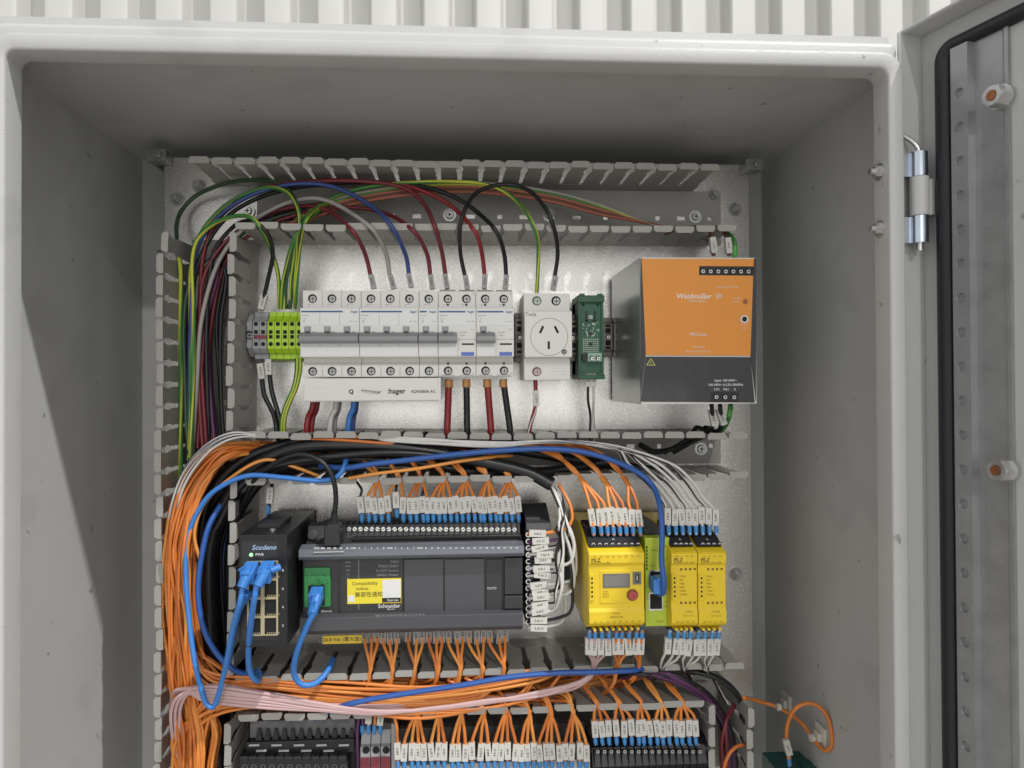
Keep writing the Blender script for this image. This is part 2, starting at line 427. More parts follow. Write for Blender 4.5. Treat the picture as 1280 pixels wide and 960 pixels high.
def T(px, py): return U(px, py, -DH)
HP, VP = 0.0, math.pi                        # outward up / down
xi0 = T(289, 400).x+.5
d1 = thing('wiring_duct', 'grey slotted wiring duct across the top of the panel with coloured wires', 'wiring duct', (0, 0, 150), 'slotted wiring ducts')
duct_wall(d1, T(234, 200), T(901, 209), HP, 24); duct_wall(d1, T(292.5, 283), T(922, 286), VP, 23)
duct_base(d1, xi0, X(900, 260, 0), T(500, 284).z+1, T(500, 204).z-1)
for p in ((310, 264), (562, 269), (686, 269), (869, 271)): duct_screw(d1, *p)
d2 = thing('wiring_duct', 'grey slotted wiring duct packed with black cables between breakers and controllers', 'wiring duct', (0, 0, -75), 'slotted wiring ducts')
duct_wall(d2, T(305, 544), T(936, 545), HP, 23)
duct_wall(d2, T(305.5, 602), T(937, 595), VP, 23, odd={13: ((4, 3, -4.5), .03)})
duct_base(d2, xi0, X(900, 570, 0), T(500, 598).z+1, T(500, 545).z-1)
for p in ((876, 561),): duct_screw(d2, *p)
d3 = thing('wiring_duct', 'grey slotted wiring duct full of orange and pink wires below controllers', 'wiring duct', (0, 0, -280), 'slotted wiring ducts')
duct_wall(d3, T(292, 849), T(932, 832), HP, 23); duct_wall(d3, T(296, 898), T(882, 880), VP, 21)
duct_base(d3, X(300, 850, 0), X(900, 850, 0), T(500, 892).z+1, T(500, 843).z-1)
LV, RV = -math.pi/2, math.pi/2
d4 = thing('wiring_duct', 'grey upright slotted duct full of orange wires down the left side', 'wiring duct', (-225, 0, -150), 'slotted wiring ducts')
xo = T(197, 600).x
duct_wall(d4, (T(205, 290).x, -DH, T(205, 290).z), (T(204, 314).x, -DH, T(205, 314).z), LV, 1)
duct_wall(d4, (xo+1.5, -DH, T(197, 315).z), (xo, -DH, T(197, 1010).z), LV, 25)
xi = T(289, 400).x
duct_wall(d4, (T(290, 288).x, -DH, T(288, 288).z), (T(287, 540).x, -DH, T(287, 540).z), RV, 9)
duct_wall(d4, (T(291, 597).x, -DH, T(291, 597).z), (T(287, 847).x, -DH, T(287, 847).z), RV, 9)
duct_wall(d4, (T(285, 904).x, -DH, T(285, 904).z), (T(281, 1012).x, -DH, T(281, 1012).z), RV, 4)
duct_base(d4, xo+1, xi-1, T(197, 1010).z, Z(250, 300, 0), True)
d5 = thing('wiring_duct', 'grey upright slotted duct at lower right with purple wires', 'wiring duct', (235, 0, -330), 'slotted wiring ducts')
duct_wall(d5, (T(889, 880).x, -DH, T(889, 880).z), (T(891, 1018).x, -DH, T(891, 1018).z), LV, 5)
duct_wall(d5, (T(938, 884).x, -DH, T(938, 884).z), (T(940, 1018).x, -DH, T(940, 1018).z), RV, 5)
duct_base(d5, T(890, 900).x+1, T(938, 900).x-1, T(890, 1018).z, Z(910, 850, 0), True)

# ------------------------------------------------------------------ devices
def rect(px0, py0, px1, py1, y):
    a = U(px0, py0, y); b = U(px1, py1, y); return a.x, b.x, b.z, a.z
def slab(mb, px0, py0, px1, py1, yf, yb, k=None):
    x0, x1, z0, z1 = rect(px0, py0, px1, py1, yf); return mb.box(x0, x1, yf, yb, z0, z1, k)
def screw_mesh(name, r, m_in, recess=hole, slot=True):
    m = MB(); m.cyl((0, 0, 0), 'y', r, .4, -.25, 16); m.k = 1
    m.cyl((.35, 0, -.35), 'y', r*.70, 0, -.5, 14); m.k = 0
    if slot:
        m.box(-r*.55+.35, r*.55+.35, -.62, -.45, -.35-.3, -.35+.3); m.box(.05, .65, -.62, -.45, -r*.55-.35, r*.55-.35)
    return m.mesh(name, [recess, m_in], .6)
scr_breaker = screw_mesh('terminal_screw', 4.0, dark_zinc)
scr_small = screw_mesh('terminal_screw', 2.3, metal_pin)
scr_plc = MB().cyl((0, 0, 0), 'y', 1.9, .3, -.6, 12).mesh('terminal_screw', [metal_pin], .6)
_s = MB(); _s.cyl((0, 0, 0), 'y', 1.9, .3, -.6, 12); _s.k = 1; _s.box(-1.6, 1.6, -.75, -.55, -.3, .3)
scr_plc = _s.mesh('terminal_screw', [metal_pin, hole], .6)
def put(me, name, parent, p, rotz=0): return link(name, me, parent, p, (0, rotz, 0) if rotz else None)

# DIN rails
def din_rail(label, px0, px1, pyc):
    zc = Z(570, pyc, -8); x0, x1 = X(px0, pyc, -8), X(px1, pyc, -8)
    prof = [(-.1, zc-17.5), (-1.2, zc-17.5), (-1.2, zc-13), (-7.6, zc-13), (-7.6, zc+13), (-1.2, zc+13), (-1.2, zc+17.5), (-.1, zc+17.5), (-.1, zc+12), (-6.4, zc+12), (-6.4, zc-12), (-.1, zc-12)]
    mb = MB(); mb.prism(prof, 'x', x0, x1); 
    p = x0+6
    while p < x1-12: mb.box(p, p+9, -7.8, -7.5, zc-2.2, zc+2.2, 1); p += 18
    o = part('din_rail', mb, [zinc, hole], None); tag(o, label, 'mounting rail', 'steel mounting rails')
din_rail('zinc mounting rail behind the row of white breakers', 312, 800, 418)
din_rail('zinc mounting rail behind the black and yellow controllers', 322, 903, 712)
clampM = mat('clamp_plastic', (.24, .22, .20), .5, 0, .1, 600, .08, 90)
clampD = mat('clamp_plastic_dark', (.07, .07, .07), .5, 0, .1, 600, .08, 90)
def end_clamp(label, px0, px1, py0, py1, m_, y=-30):
    x0, x1, z0, z1 = rect(px0, py0, px1, py1, y); zc = (z0+z1)/2; h = z1-z0
    t = thing('end_clamp', label, 'rail clamp', ((x0+x1)/2, 0, z0), 'rail end clamps')
    m = MB(); m.prism([(-8, z0-4), (y+4, z0-4), (y+4, z0), (y, z0+2), (y, z1-2), (y+4, z1), (y+4, z1+4), (-8, z1+4)], 'x', x0+.15, x1-.15)
    part('clamp_body', m, m_, t, .3)
    xc = (x0+x1)/2; wd = min(2.6, (x1-x0)*.33)
    for f, hh in ((.14, 1.2), (.30, 2.4), (.70, 2.4), (.86, 1.2)):
        m = MB(); m.box(xc-wd, xc+wd, y-.2, y+1, z0+h*f-hh, z0+h*f+hh); part('square_hole', m, hole, t)
    put(scr_small, 'clamp_screw', t, (xc, y-.2, zc))
end_clamp('brown-grey rail clamp between the last breaker and the white power socket', 644, 655, 396, 447, clampM)
end_clamp('brown-grey rail clamp between the white socket and green converter', 711, 721, 398, 446, clampM)
end_clamp('brown-grey rail clamp just right of the green converter', 754, 766, 402, 440, clampM)
end_clamp('brown-grey rail clamp tucked against the side of the orange power supply', 767, 780, 402, 440, clampM)
end_clamp('dark rail clamp between the black controller and the yellow safety controller', 706, 722, 682, 722, clampD)

# earth and grey terminals left of the breakers
def din_terminal(name, label, x0, x1, m_, group, yF=-42, bridge=None, eye=True):
    t = thing(name, label, 'terminal', ((x0+x1)/2, 0, 0), group)
    zt = [Z(345, q, yF) for q in (389, 394, 401, 411, 424, 437, 442, 447)]
    m = MB(); a, b = x0+.12, x1-.12
    m.prism([(-8, zt[0]+2), (-30, zt[0]), (-34, zt[0]), (-34, zt[1]), (yF+4, zt[2]+1.5), (yF, zt[2]-1), (yF, zt[5]+1), (yF+4, zt[5]-3), (-34, zt[6]), (-34, zt[7]-1), (-30, zt[7]-2), (-8, zt[7]-3)], 'x', a, b)
    part('terminal_body', m, m_, t, .25)
    xc = (x0+x1)/2
    for q in (405, 430):
        m = MB(); m.cyl((xc, yF, Z(345, q, yF)), 'y', 1.95, .5, -.2, 14); part('wire_hole', m, hole, t)
    for q in (415, 421):
        m = MB(); zq = Z(345, q, yF); m.box(xc-1.7, xc+1.7, yF-.15, yF+.5, zq-1.7, zq+1.7); part('bridge_slot', m, hole, t)
    return t
lime = mat('earth_green_yellow', (.40, .62, .03), .4, 0, .1, 500, .08, 80)
tgrey = mat('terminal_grey', (.33, .33, .34), .45, 0, .1, 500, .06, 80)
xt = X(318, 418, -42); pw = 8.9/1.385
wine = mat('wine_bridge', (.22, .035, .05), .4)
for i in range(2):
    din_terminal('terminal_block', f'grey rail terminal, {ORD[i]} from the left beside the green-yellow ones', X(315.5, 418, -42)+pw*i, X(315.5, 418, -42)+pw*(i+1), tgrey, 'grey rail terminals')
xe = X(334, 418, -42)
for i in range(5):
    din_terminal('earth_terminal', f'green and yellow earth terminal, {ORD[i]} from the left on the breaker rail', xe+pw*i, xe+pw*(i+1), lime, 'green and yellow earth terminals')
m = MB(); slab(m, 319, 419, 333, 423, -44.2, -41.5); o = part('jumper_bridge', m, wine, None); tag(o, 'dark red jumper pushed into the two grey rail terminals', 'jumper')
t = thing('end_clamp', 'grey rail clamp with black screw at far left of the breaker rail', 'rail clamp', (X(312, 418, -40), 0, 0), 'rail end clamps')
m = MB(); x0, x1, z0, z1 = rect(308.5, 397, 315.2, 440, -40); m.prism([(-8, z0-4), (-30, z0-4), (-40, z0+4), (-40, z1-4), (-32, z1+4), (-8, z1+4)], 'x', x0, x1); part('clamp_body', m, tgrey, t, .3)
put(scr_breaker, 'clamp_screw', t, ((x0+x1)/2, -40.2, Z(312, 419, -40)))

# circuit breakers
yT, yR, yL = -52.0, -63.0, -71.0
gx = lambda k: -132.75+17.5*(k-.5)-(0 if k < 7 else (k-7)*.35)
def zt(q, y): return Z(510, q, y)
window_m = mat('toggle_window', (.33, .34, .34), .35)
def breaker(k0, n, label, rcbo=False):
    x0, x1 = gx(k0)+.15, gx(k0+n)-.15
    t = thing('circuit_breaker', label, 'circuit breaker', ((x0+x1)/2, 0, zt(471, yT)), 'white circuit breakers')
    m = MB()
    zz = dict(a=zt(363.4, yT), b=zt(385, yR), c=zt(446, yR), d=zt(457, yT), e=zt(471, yT))
    m.prism([(-8, zz['a']), (yT, zz['a']), (yT, zz['b']+.2), (yR, zz['b']), (yR, zz['c']), (yT+5, zz['c']-.6), (yT+4, zz['d']+3.4), (yT, zz['d']), (yT, zz['e']), (-8, zz['e'])], 'x', x0, x1)
    part('breaker_body', m, white_pl, t, .35)
    W1 = x1-x0; pw_ = W1/n
    # label insert + blue stripe
    m = MB(); m.box(x0+.5, x1-.5, yR-.35, yR+.2, zt(406.5, yR), zt(387, yR)); lab = part('label_plate', m, white_pl2, t)
    m = MB(); m.box(x0+1.0, x0+W1*(.72 if n > 1 else .42), yR-.5, yR-.3, zt(390.6, yR), zt(388.6, yR)); part('blue_stripe', m, blue_ink, lab)
    lettering('hager', 2.1, blue_ink, lab, (x1-1.0, yR-.55, zt(389.7, yR)), align='R', bold=.04)
    lettering('ADC920T' if rcbo else ('MTN116' if n == 1 else 'MTN340'), 1.25, grey_ink, lab, (x0+1.6, yR-.4, zt(394.5, yR)), align='L')
    lettering('C 20' if n > 1 else 'C16', 1.25, grey_ink, lab, (x0+1.6, yR-.4, zt(398.4, yR)), align='L')
    lettering('400V~ 6000' if n > 1 else '230V~', 1.0, grey_ink, lab, (x1-1.4, yR-.4, zt(402, yR)), align='R')
    lettering('\u25bd', 2.0, grey_ink, lab, (x0+3.4, yR-.4, zt(402.5, yR)))
    for i in range(1, n):
        if rcbo: break
        m = MB(); xx = x0+pw_*i; m.box(xx-.14, xx+.14, yT-.12, yT+.3, zt(385, yT)+.4, zz['a']-.2); m.box(xx-.14, xx+.14, yT-.12, yT+.3, zz['e']+.2, zz['d']-.2)
        m.box(xx-.14, xx+.14, yR-.12, yR+.3, zt(444, yR), zt(429, yR)); m.box(xx-.12, xx+.12, yR-.42, yR-.2, zt(406, yR), zt(391.5, yR))
        part('pole_joint', m, grey_ink, t)
    for i in range(n):
        xc = x0+pw_*(i+.5)
        put(scr_breaker, 'terminal_screw', t, (xc, yT-.05, zt(373.4, yT))); put(scr_breaker, 'terminal_screw', t, (xc, yT-.05, zt(463.7, yT)))
        m = MB(); m.box(xc-3.6, xc+1.6, yT-.14, yT+.1, zt(380.3, yT)-.1, zt(380.3, yT)+.12); m.box(xc-3.6, xc-3.35, yT-.14, yT+.1, zt(384, yT), zt(380.3, yT))
        part('wiring_mark', m, grey_ink, t)
        if rcbo:
            for q in (381, 454.5):
                m = MB(); zq = zt(q, yT); m.box(xc-.9, xc+.9, yT-.2, yT+.4, zq-.9, zq+.9); part('test_hole', m, hole, t)
        if not rcbo or i == 0:
            m = MB(); xa = xc-2.2
            m.box(xa-2.9, xa+2.9, yR-.25, yR+.2, zt(418, yR), zt(408, yR)); m.k = 1
            m.box(xa-2.1, xa+2.1, yR-1.2, yR-.2, zt(413.6, yR), zt(408.6, yR)); m.k = 2; m.box(xa-1.9, xa+1.9, yR-.6, yR-.2, zt(416.6, yR), zt(414.6, yR))
            part('toggle_window', m, [grey_pl, window_m, hole], t)
            m = MB(); m.box(xa+4, xa+7, yR-.2, yR+.1, zt(414.6, yR)-.2, zt(414.6, yR)+.2); part('off_mark', m, grey_ink, t)
    xl1 = x0+pw_ if rcbo else x1
    zl = [zt(417.5, yL), zt(420, yL), zt(425.5, yL), zt(429, yL)]
    m = MB(); m.prism([(yR+.5, zt(415, yR)), (yL+3, zl[0]), (yL, zl[1]), (yL-.5, zl[2]), (yL+1.5, zl[3]), (yR+.5, zl[3]+.5)], 'x', x0+.2, xl1-.2)
    part('lever', m, grey_pl, t, .4)
    m = MB(); m.box(x0+.4, xl1-.4, yR-.3, yR+.2, zt(444.5, yR), zt(433, yR)); m.box(xl1-3.2, xl1-1.2, yR-.5, yR-.2, zt(444, yR), zt(441.5, yR)); part('terminal_label_window', m, white_pl2, t, .15)
    if rcbo:
        xa, xb = x0+pw_+.6, x1-.6
        m = MB(); m.box(xa+3.0, xb-1.2, yR-.5, yR, zt(445, yR), zt(440.3, yR)); part('test_button', m, mat('test_blue', (.10, .17, .55), .4), t, .2)
        m = MB(); m.box(xa+3.6, xb-1.4, yR-.2, yR+.1, zt(431.3, yR), zt(429.3, yR)); part('indicator_slot', m, hole, t)
        m = MB(); m.box(xa, xb, yR-.12, yR+.1, zt(424.4, yR), zt(424, yR)); m.box(xa, xa+.2, yR-.12, yR+.1, zt(446, yR), zt(424, yR)); part('cover_joint', m, grey_ink, t)
        lettering('T\u2192', 1.4, grey_ink, t, (xb-2.5, yR-.3, zt(412, yR))); lettering('I\u0394n 0,03A', 1.1, grey_ink, t, (xa+5, yR-.3, zt(415.5, yR))); lettering('230V~', 1.1, grey_ink, t, (xa+5, yR-.3, zt(419.5, yR)))
        lettering('N', 1.3, grey_ink, t, (x1-2.0, yT-.3, zt(367, yT))); lettering('N', 1.3, grey_ink, t, (x1-2.0, yT-.3, zt(467, yT)))
        for i in range(2):
            m = MB(); xc = x0+pw_*(i+.5); m.box(xc-6.2, xc+6.2, yT-1.2, yT, zz['e']-.4, zz['e']+1.6); part('wire_clamp_lip', m, mat('clamp_lip', (.46, .45, .43), .45), t, .2)
        m = MB(); m.box(x0+1, x0+W1*.46, yT-.5, yT+2, zz['a']-.3, zz['a']+.8); m.box(x0+W1*.54, x1-1, yT-.5, yT+2, zz['a']-.3, zz['a']+.8); part('wire_entry', m, clampM, t)
    return t
breaker(0, 3, 'white three pole breaker at the left end, beside the green terminals')
breaker(3, 3, 'white three pole breaker in the middle with white and blue wires above')
breaker(6, 1, 'narrow white single pole breaker between the triple ones and blue-button ones')
breaker(7, 2, 'white residual current breaker with blue test button, beside the single pole breaker', True)
breaker(9, 2, 'white residual current breaker with blue test button, nearest the power socket', True)
yC = -61.0
x0, x1, z0, z1 = rect(380, 473, 550.5, 501.5, yC)
t = thing('busbar_cover', 'long white busbar cover with black lettering under the breakers', 'busbar cover', ((x0+x1)/2, 0, z0))
m = MB(); m.prism([(-28, z0+1), (yC+1, z0), (yC, z0+1.2), (yC, z1-8), (yC+.7, z1-8.4), (yC+.7, z1-.2), (yC+1.5, z1), (-28, z1)], 'x', x0, x1); part('cover_body', m, white_pl, t, .3)
m = MB(); m.box(x1-1.6, x1+.5, yC-.8, yC+9, z0-.6, z1+.2); part('end_cap', m, white_pl2, t, .4)
zl = Z(460, 489.5, yC)
lettering('Q', 3.7, ink, t, (X(439, 489, yC), yC-.2, zl), bold=.2); lettering(':hager', 4.7, ink, t, (X(495.5, 489, yC), yC-.2, zl+.2), bold=.14)
lettering('KDN380A AC', 2.6, ink, t, (X(529.5, 489, yC), yC-.2, zl-.3), bold=.05)
lettering('1', 1.6, grey_ink, t, (X(449, 489, yC), yC-.2, zl)); lettering('2', 1.6, grey_ink, t, (X(476.5, 489, yC), yC-.2, zl))
m = MB(); a, b = X(451.5, 489, yC), X(474, 489, yC)
for i in range(14):
    xa = a+(b-a)*i/14; zz = zl+1.2-i*.17; m.box(xa, xa+.5, yC-.2, yC, zz-.7, zz+.7)
m.tube([(a, yC-.1, zl+1.9), (a+7, yC-.1, zl+.9), (b, yC-.1, zl+.2)], .12, 4); m.tube([(a+1, yC-.1, zl-.2), (a+8, yC-.1, zl-1.5), (b-1, yC-.1, zl-2.0)], .12, 4)
m.box(b-.4, b+.5, yC-.2, yC, zl-1.6, zl+.4); part('printed_symbol', m, ink, t)

# power socket
yS = -66.0; yS2 = -56.0
t = thing('power_socket', 'white rail mounted power socket with three slots beside the breakers', 'socket', (X(686, 475, yS), 0, Z(686, 475, yS2)))
xa, xb = X(655, 420, yS2), X(712.5, 420, yS2); xc_, xd_ = X(654, 420, yS), X(715, 420, yS)
m = MB(); z = [Z(686, 367, yS2), Z(686, 389, yS), Z(686, 446.5, yS), Z(686, 457, yS2), Z(686, 475, yS2)]
m.prism([(-8, z[0]), (yS2, z[0]), (yS2, z[1]+.3), (yS, z[1]), (yS, z[2]), (yS2+2, z[2]-1), (yS2+1.2, z[3]), (yS2, z[3]-.4), (yS2, z[4]), (-8, z[4])], 'x', xa, xb)
part('socket_body', m, white_pl, t, .5)
m = MB(); m.box(xa-.4, xd_, yS-.6, yS+3, z[2]+.2, z[1]-.1); fac = part('socket_face', m, white_pl, t, .5)
c = U(686.5, 421, yS-.6)
m = MB(); m.ring(c, 'y', 17.1, 16.7, .2, -.12, 40); part('face_circle', m, grey_ink, fac)
for px, py, an in ((677, 412, .45), (695.5, 412, -.45), (686, 431.5, 0)):
    p = U(px, py, yS-.6); mm_ = MB(); mm_.box(-1.0, 1.0, -.15, 1, -3.5, 3.5); link('pin_slot', mm_.mesh('pin_slot', hole), fac, p, (0, an, 0))
put(screw_mesh('face_screw', 2.4, dark_zinc), 'face_screw', fac, U(705.5, 440, yS-.65))
lettering('Tesla', 3.4, grey_ink, fac, U(663.5, 393, yS-.8))
greenr = mat('green_ring', (.03, .12, .06), .4); redr = mat('red_ring', (.20, .05, .045), .4)
for px, py, rm in ((671, 376, greenr), (695, 376, None), (671, 464.5, redr)):
    p = U(px, py, yS2-.05); put(screw_mesh('terminal_screw', 4.3, dark_zinc, recess=rm or hole), 'terminal_screw', t, p)
m = MB()
for q in (460.5, 464.5, 468.5): a = U(689, q, yS2); b = U(708, q, yS2); m.box(a.x, b.x, yS2-.1, yS2+.2, a.z-.1, a.z+.1)
part('moulded_lines', m, mat('mould_grey', (.5, .49, .46), .5), t)

# green converter on a rail holder
yG = -46
hold = mat('holder_green', (.025, .105, .055), .42, 0, .15, 400, .08, 80); pcb = mat('board_green', (.012, .10, .05), .35, 0, .1, 900, .15, 260)
t = thing('voltage_converter', 'small green circuit board in a green rail holder', 'converter board', (X(738, 476, yG), 0, Z(738, 476, yG)))
x0, x1, z0, z1 = rect(722.5, 368, 755, 474, yG)
m = MB(); m.box(x0, x1, -30, -10, z0+2, z1-3); m.box(x0, x0+2.4, yG, -10, z0+1, z1-2); m.box(x1-2.4, x1, yG, -10, z0+1, z1-2)
part('holder', m, hold, t, .4)
for za, zb in ((z1-7.5, z1), (z0, z0+5.5)):
    m = MB(); m.box(x0-.6, x1+.6, yG-2, -12, za, zb-1); m.box(x0+1, x0+6, yG-2.6, yG+2, zb-2, zb+.6); m.box(x1-6, x1-1, yG-2.6, yG+2, zb-2, zb+.6); part('end_foot', m, hold, t, .6)
m = MB(); m.box(x0+2.4, x1-2.4, yG+2, yG+3.6, z0+5.5, z1-7.5); board = part('circuit_board', m, pcb, t)
rng = random.Random(3); yb_ = yG+2
m = MB(); xc = (x0+x1)/2
for i in range(8):
    for j in range(7): m.box(xc-7+1.9*i, xc-6.1+1.9*i, yb_-.12, yb_+.1, Z(738, 424+2.6*j, yb_)-.45, Z(738, 424+2.6*j, yb_)+.45)
for i in range(34):
    a = xc+rng.uniform(-8, 8); b = rng.uniform(Z(738, 421, yb_), Z(738, 404, yb_)); m.box(a, a+rng.uniform(.4, 1.2), yb_-.12, yb_+.1, b, b+rng.uniform(.4, 1.4))
part('solder_pads', m, mat('solder', (.55, .60, .52), .35, .4), board)
m = MB(); a, b = Z(738, 401.5, yb_), Z(738, 389, yb_)
m.box(xc-4.6, xc-3.5, yb_-2, yb_, a, b); m.box(xc+3.5, xc+4.6, yb_-2, yb_, a, b); m.box(xc-4.6, xc-1.5, yb_-2, yb_, a, a+1.1); m.box(xc+1.5, xc+4.6, yb_-2, yb_, a, a+1.1); part('test_jumper', m, black_pl, board)
m = MB(); m.box(xc-2, xc+2, yb_-1, yb_, Z(738, 399, yb_), Z(738, 394, yb_)); part('chip', m, mat('chip_pale', (.4, .45, .4), .4), board)
for q in (416.5, 430): m = MB(); m.box(xc-1.8, xc+1.2, yb_-1.4, yb_, Z(738, q+2, yb_), Z(738, q-1.5, yb_)); part('chip', m, black_pl, board)
m = MB(); a, b = Z(738, 452, yb_), Z(738, 441.5, yb_); m.box(xc-4.2, xc+9, yb_-8, yb_, a, b); scb = part('screw_terminal', m, mat('pale_green', (.30, .46, .36), .4), board, .3)
for dx in (-.6, 5.2): put(scr_small, 'terminal_screw', scb, (xc+dx, yb_-8.1, Z(738, 448, yb_)))
m = MB(); m.box(xc-8.6, xc-4.6, yb_-5, yb_, Z(738, 451, yb_), Z(738, 443, yb_)); part('relay_block', m, black_pl, board, .2)
for dx in (-8, 8): m = MB(); m.cyl((xc+dx*.85, yG+1.9, z1-9.5), 'y', 1.2, 0, -.5, 10); part('fixing_hole', m, hole, board)

# orange power supply
yP = -121.0
psuM = mat('psu_steel', (.30, .31, .29), .22, .65, .05, 500, .12, 30)
orange = mat('psu_orange', (.68, .26, .035), .5, 0, .08, 800, .03, 40); psub = mat('psu_black', (.035, .035, .037), .5, 0, .2, 900, .2, 300)
edgeM = mat('pale_edge', (.62, .61, .58), .4)
x0, x1, z0, z1 = rect(800, 321.5, 946, 504.5, yP)
t = thing('power_supply', 'large power supply with orange and black front and steel sides', 'power supply', ((x0+x1)/2, 0, z0))
m = MB(); m.box(x0, x1, yP+1.2, -8, z0, z1); part('case', m, psuM, t, .5)
m = MB(); m.box(x0, x1, yP, yP+1.2, z0, z1); part('front_rim', m, edgeM, t, .3)
P = lambda px, py, y=yP-.4: tuple(U(px, py, y))
def plate(pts, y0, y1): 
    q = [U(a, b, y0) for a, b in pts]; m = MB(); m.prism([(p.x, p.z) for p in q], 'y', y0, y1); return m
part('dark_flank', plate([(800.6, 323), (803, 323), (807, 445), (800.6, 500)], yP-.3, yP+.1), psub, t); part('dark_flank', plate([(942.2, 323), (945.4, 323), (945, 502), (944.8, 502), (938, 445)], yP-.3, yP+.1), psub, t)
op = part('orange_panel', plate([(802, 323.2), (942.4, 323.6), (938.2, 444.6), (807.4, 444)], yP-.8, yP), orange, t, .2)
bp_ = part('black_panel', plate([(807.4, 445.8), (938.2, 446.4), (943.6, 503.2), (801.2, 502)], yP-.8, yP), psub, t, .2)
yq = yP-.9
m = plate([(874, 332.5), (942.6, 333), (942.4, 344.6), (873.8, 344)], yP-.85, yP-.1); ts = part('output_terminals', m, black_gl, t)
for i in range(7): put(scr_small, 'terminal_screw', ts, U(878.2+9.45*i, 338.7+.06*i, yP-1.1))
lettering('Weidm\u00fcller', 4.4, white_ink, op, U(867, 370.5, yq), shear=.2, bold=.05)
m = MB()
for i in range(3):
    a = U(896+2.6*i, 370, yq); m.tube([a+Vector((-1, 0, 2-.4*i)), a+Vector((.8, 0, 1.2)), a+Vector((-.8, 0, -1)), a+Vector((1, 0, -2+.4*i))], .28, 5)
part('printed_logo', m, white_ink, op)
lettering('POWER SUPPLY', 1.5, white_ink, op, U(872, 376.6, yq)); lettering('PROmax', 2.9, edgeM, op, U(873, 418, yq)); lettering('1478130000', 1.5, edgeM, op, U(873, 434, yq))
lettering('PRO MAX 240W 24V 10A', 1.4, edgeM, op, U(873, 439.5, yq)); lettering('Output: 24V DC 10A', 1.5, edgeM, op, U(909, 359, yq))
lettering('DC OK', 1.3, edgeM, op, U(921, 373, yq)); lettering('100-240V', 1.2, edgeM, op, U(920, 377, yq)); lettering('24-28V', 1.3, edgeM, op, U(930, 406, yq)); lettering('ADJ', 1.3, edgeM, op, U(930, 410.5, yq))
m = MB(); m.cyl(U(931.5, 377, yP-.8), 'y', 2.1, 0, -.6, 14); part('status_lamp', m, mat('lamp_brown', (.30, .10, .03), .3), op)
m = MB(); m.ring(U(930.3, 399, yP-.8), 'y', 3.4, 2.2, 0, -.7, 18); m.k = 1; m.cyl(U(930.3, 399, yP-.8), 'y', 2.2, 0, -.3, 14); part('adjuster', m, [edgeM, hole], op)
q = [U(a, b, yP-1.0) for a, b in ((813.5, 445.8+2), (819.6, 457), (807.8, 456.6))]; m = MB(); m.prism([(p.x, p.z) for p in q], 'y', yP-.95, yP-.7); wt = part('warning_triangle', m, mat('warn_yellow', (.55, .52, .12), .5), bp_)
ctr = sum(q, Vector())/3; m = MB(); m.prism([(ctr.x+(p.x-ctr.x)*.72, ctr.z+(p.z-ctr.z)*.72) for p in q], 'y', yP-1.05, yP-.9); part('triangle_field', m, psub, bp_)
lettering('!', 2.4, MATS['warn_yellow'], bp_, ctr+Vector((0, -.2, -.2)), bold=.08)
lettering('Input: 100-240V~', 1.9, white_ink, bp_, U(907, 475.6, yq), bold=.03); lettering('100-240V~ 6-2.5A 50/60Hz', 1.9, white_ink, bp_, U(907, 481, yq), bold=.03)
for s_, px in (('L(+)', 896), ('N(-)', 907.5), ('\u23da', 918.5)): lettering(s_, 1.9, white_ink, bp_, U(px, 486.5, yq), bold=.03)
m = plate([(888.8, 490), (923.8, 490.4), (923.6, 502.4), (888.6, 502)], yP-.95, yP-.1); it = part('input_terminals', m, black_gl, t)
for i in range(3): put(scr_small, 'terminal_screw', it, U(894.8+11.1*i, 495.8+.15*i, yP-1.1))

# network switch
yN = -120.0
x0, x1, z0, z1 = rect(298.5, 669, 359.5, 808, yN)
caseM = mat('black_steel', (.014, .014, .016), .38, .2, .25, 700, .15, 90)
t = thing('network_switch', 'small black network switch with blue cables plugged into its ports', 'network switch', ((x0+x1)/2, 0, z0))
m = MB(); m.box(x0, x1, yN, -10, z0, z1); part('case', m, caseM, t, .6)
m = MB(); m.box(x0+2.5, x1-8, yN-.4, yN, z0+6, z1-5); part('front_label', m, mat('label_black', (.02, .021, .026), .3), t)
lettering('Scodeno', 4.0, mat('logo_blue', (.38, .52, .72), .5), t, U(330, 684.5, yN-.6), shear=.25, bold=.06); lettering('PWR', 2.2, white_ink, t, U(324.5, 693.3, yN-.6), bold=.04)
m = MB(); m.cyl(U(314, 693.4, yN-.4), 'y', 1.6, 0, -.5, 12); part('power_lamp', m, mat('lamp_green', (.35, .75, .40), .4, emit=.6), t)
goldM = mat('port_frame', (.50, .44, .27), .35, .35)
a0, a1, b0, b1 = rect(309, 701.5, 347.6, 794, yN-1)
m = MB(); xs = [a0, a0+1.3, (a0+a1)/2-1.5, (a0+a1)/2+1.5, a1-1.3, a1]; rows = [b1-(b1-b0)*i/4 for i in range(5)]
for i in (0, 2, 4): m.box(xs[i], xs[i+1], yN-1.4, yN-.3, b0, b1)
for r_ in rows: 
    for i in (1, 3): m.box(xs[i], xs[i+1], yN-1.4, yN-.3, max(b0, r_-.9), min(b1, r_+.9))
pf = part('port_frame', m, goldM, t)
for i in (1, 3):
    for j in range(4):
        m = MB(); m.box(xs[i], xs[i+1], yN-.6, yN-.2, rows[j+1]+.9, rows[j]-.9); m.k = 1
        for k in range(7): m.box(xs[i]+2+k*1.5, xs[i]+2.6+k*1.5, yN-.9, yN-.5, rows[j+1]+1.2, rows[j+1]+2.4)
        part('port', m, [hole, goldM], t)
for j, s_ in enumerate('8642'): lettering(s_, 2.0, white_ink, t, U(353.5, 713+23*j, yN-.6), bold=.04)
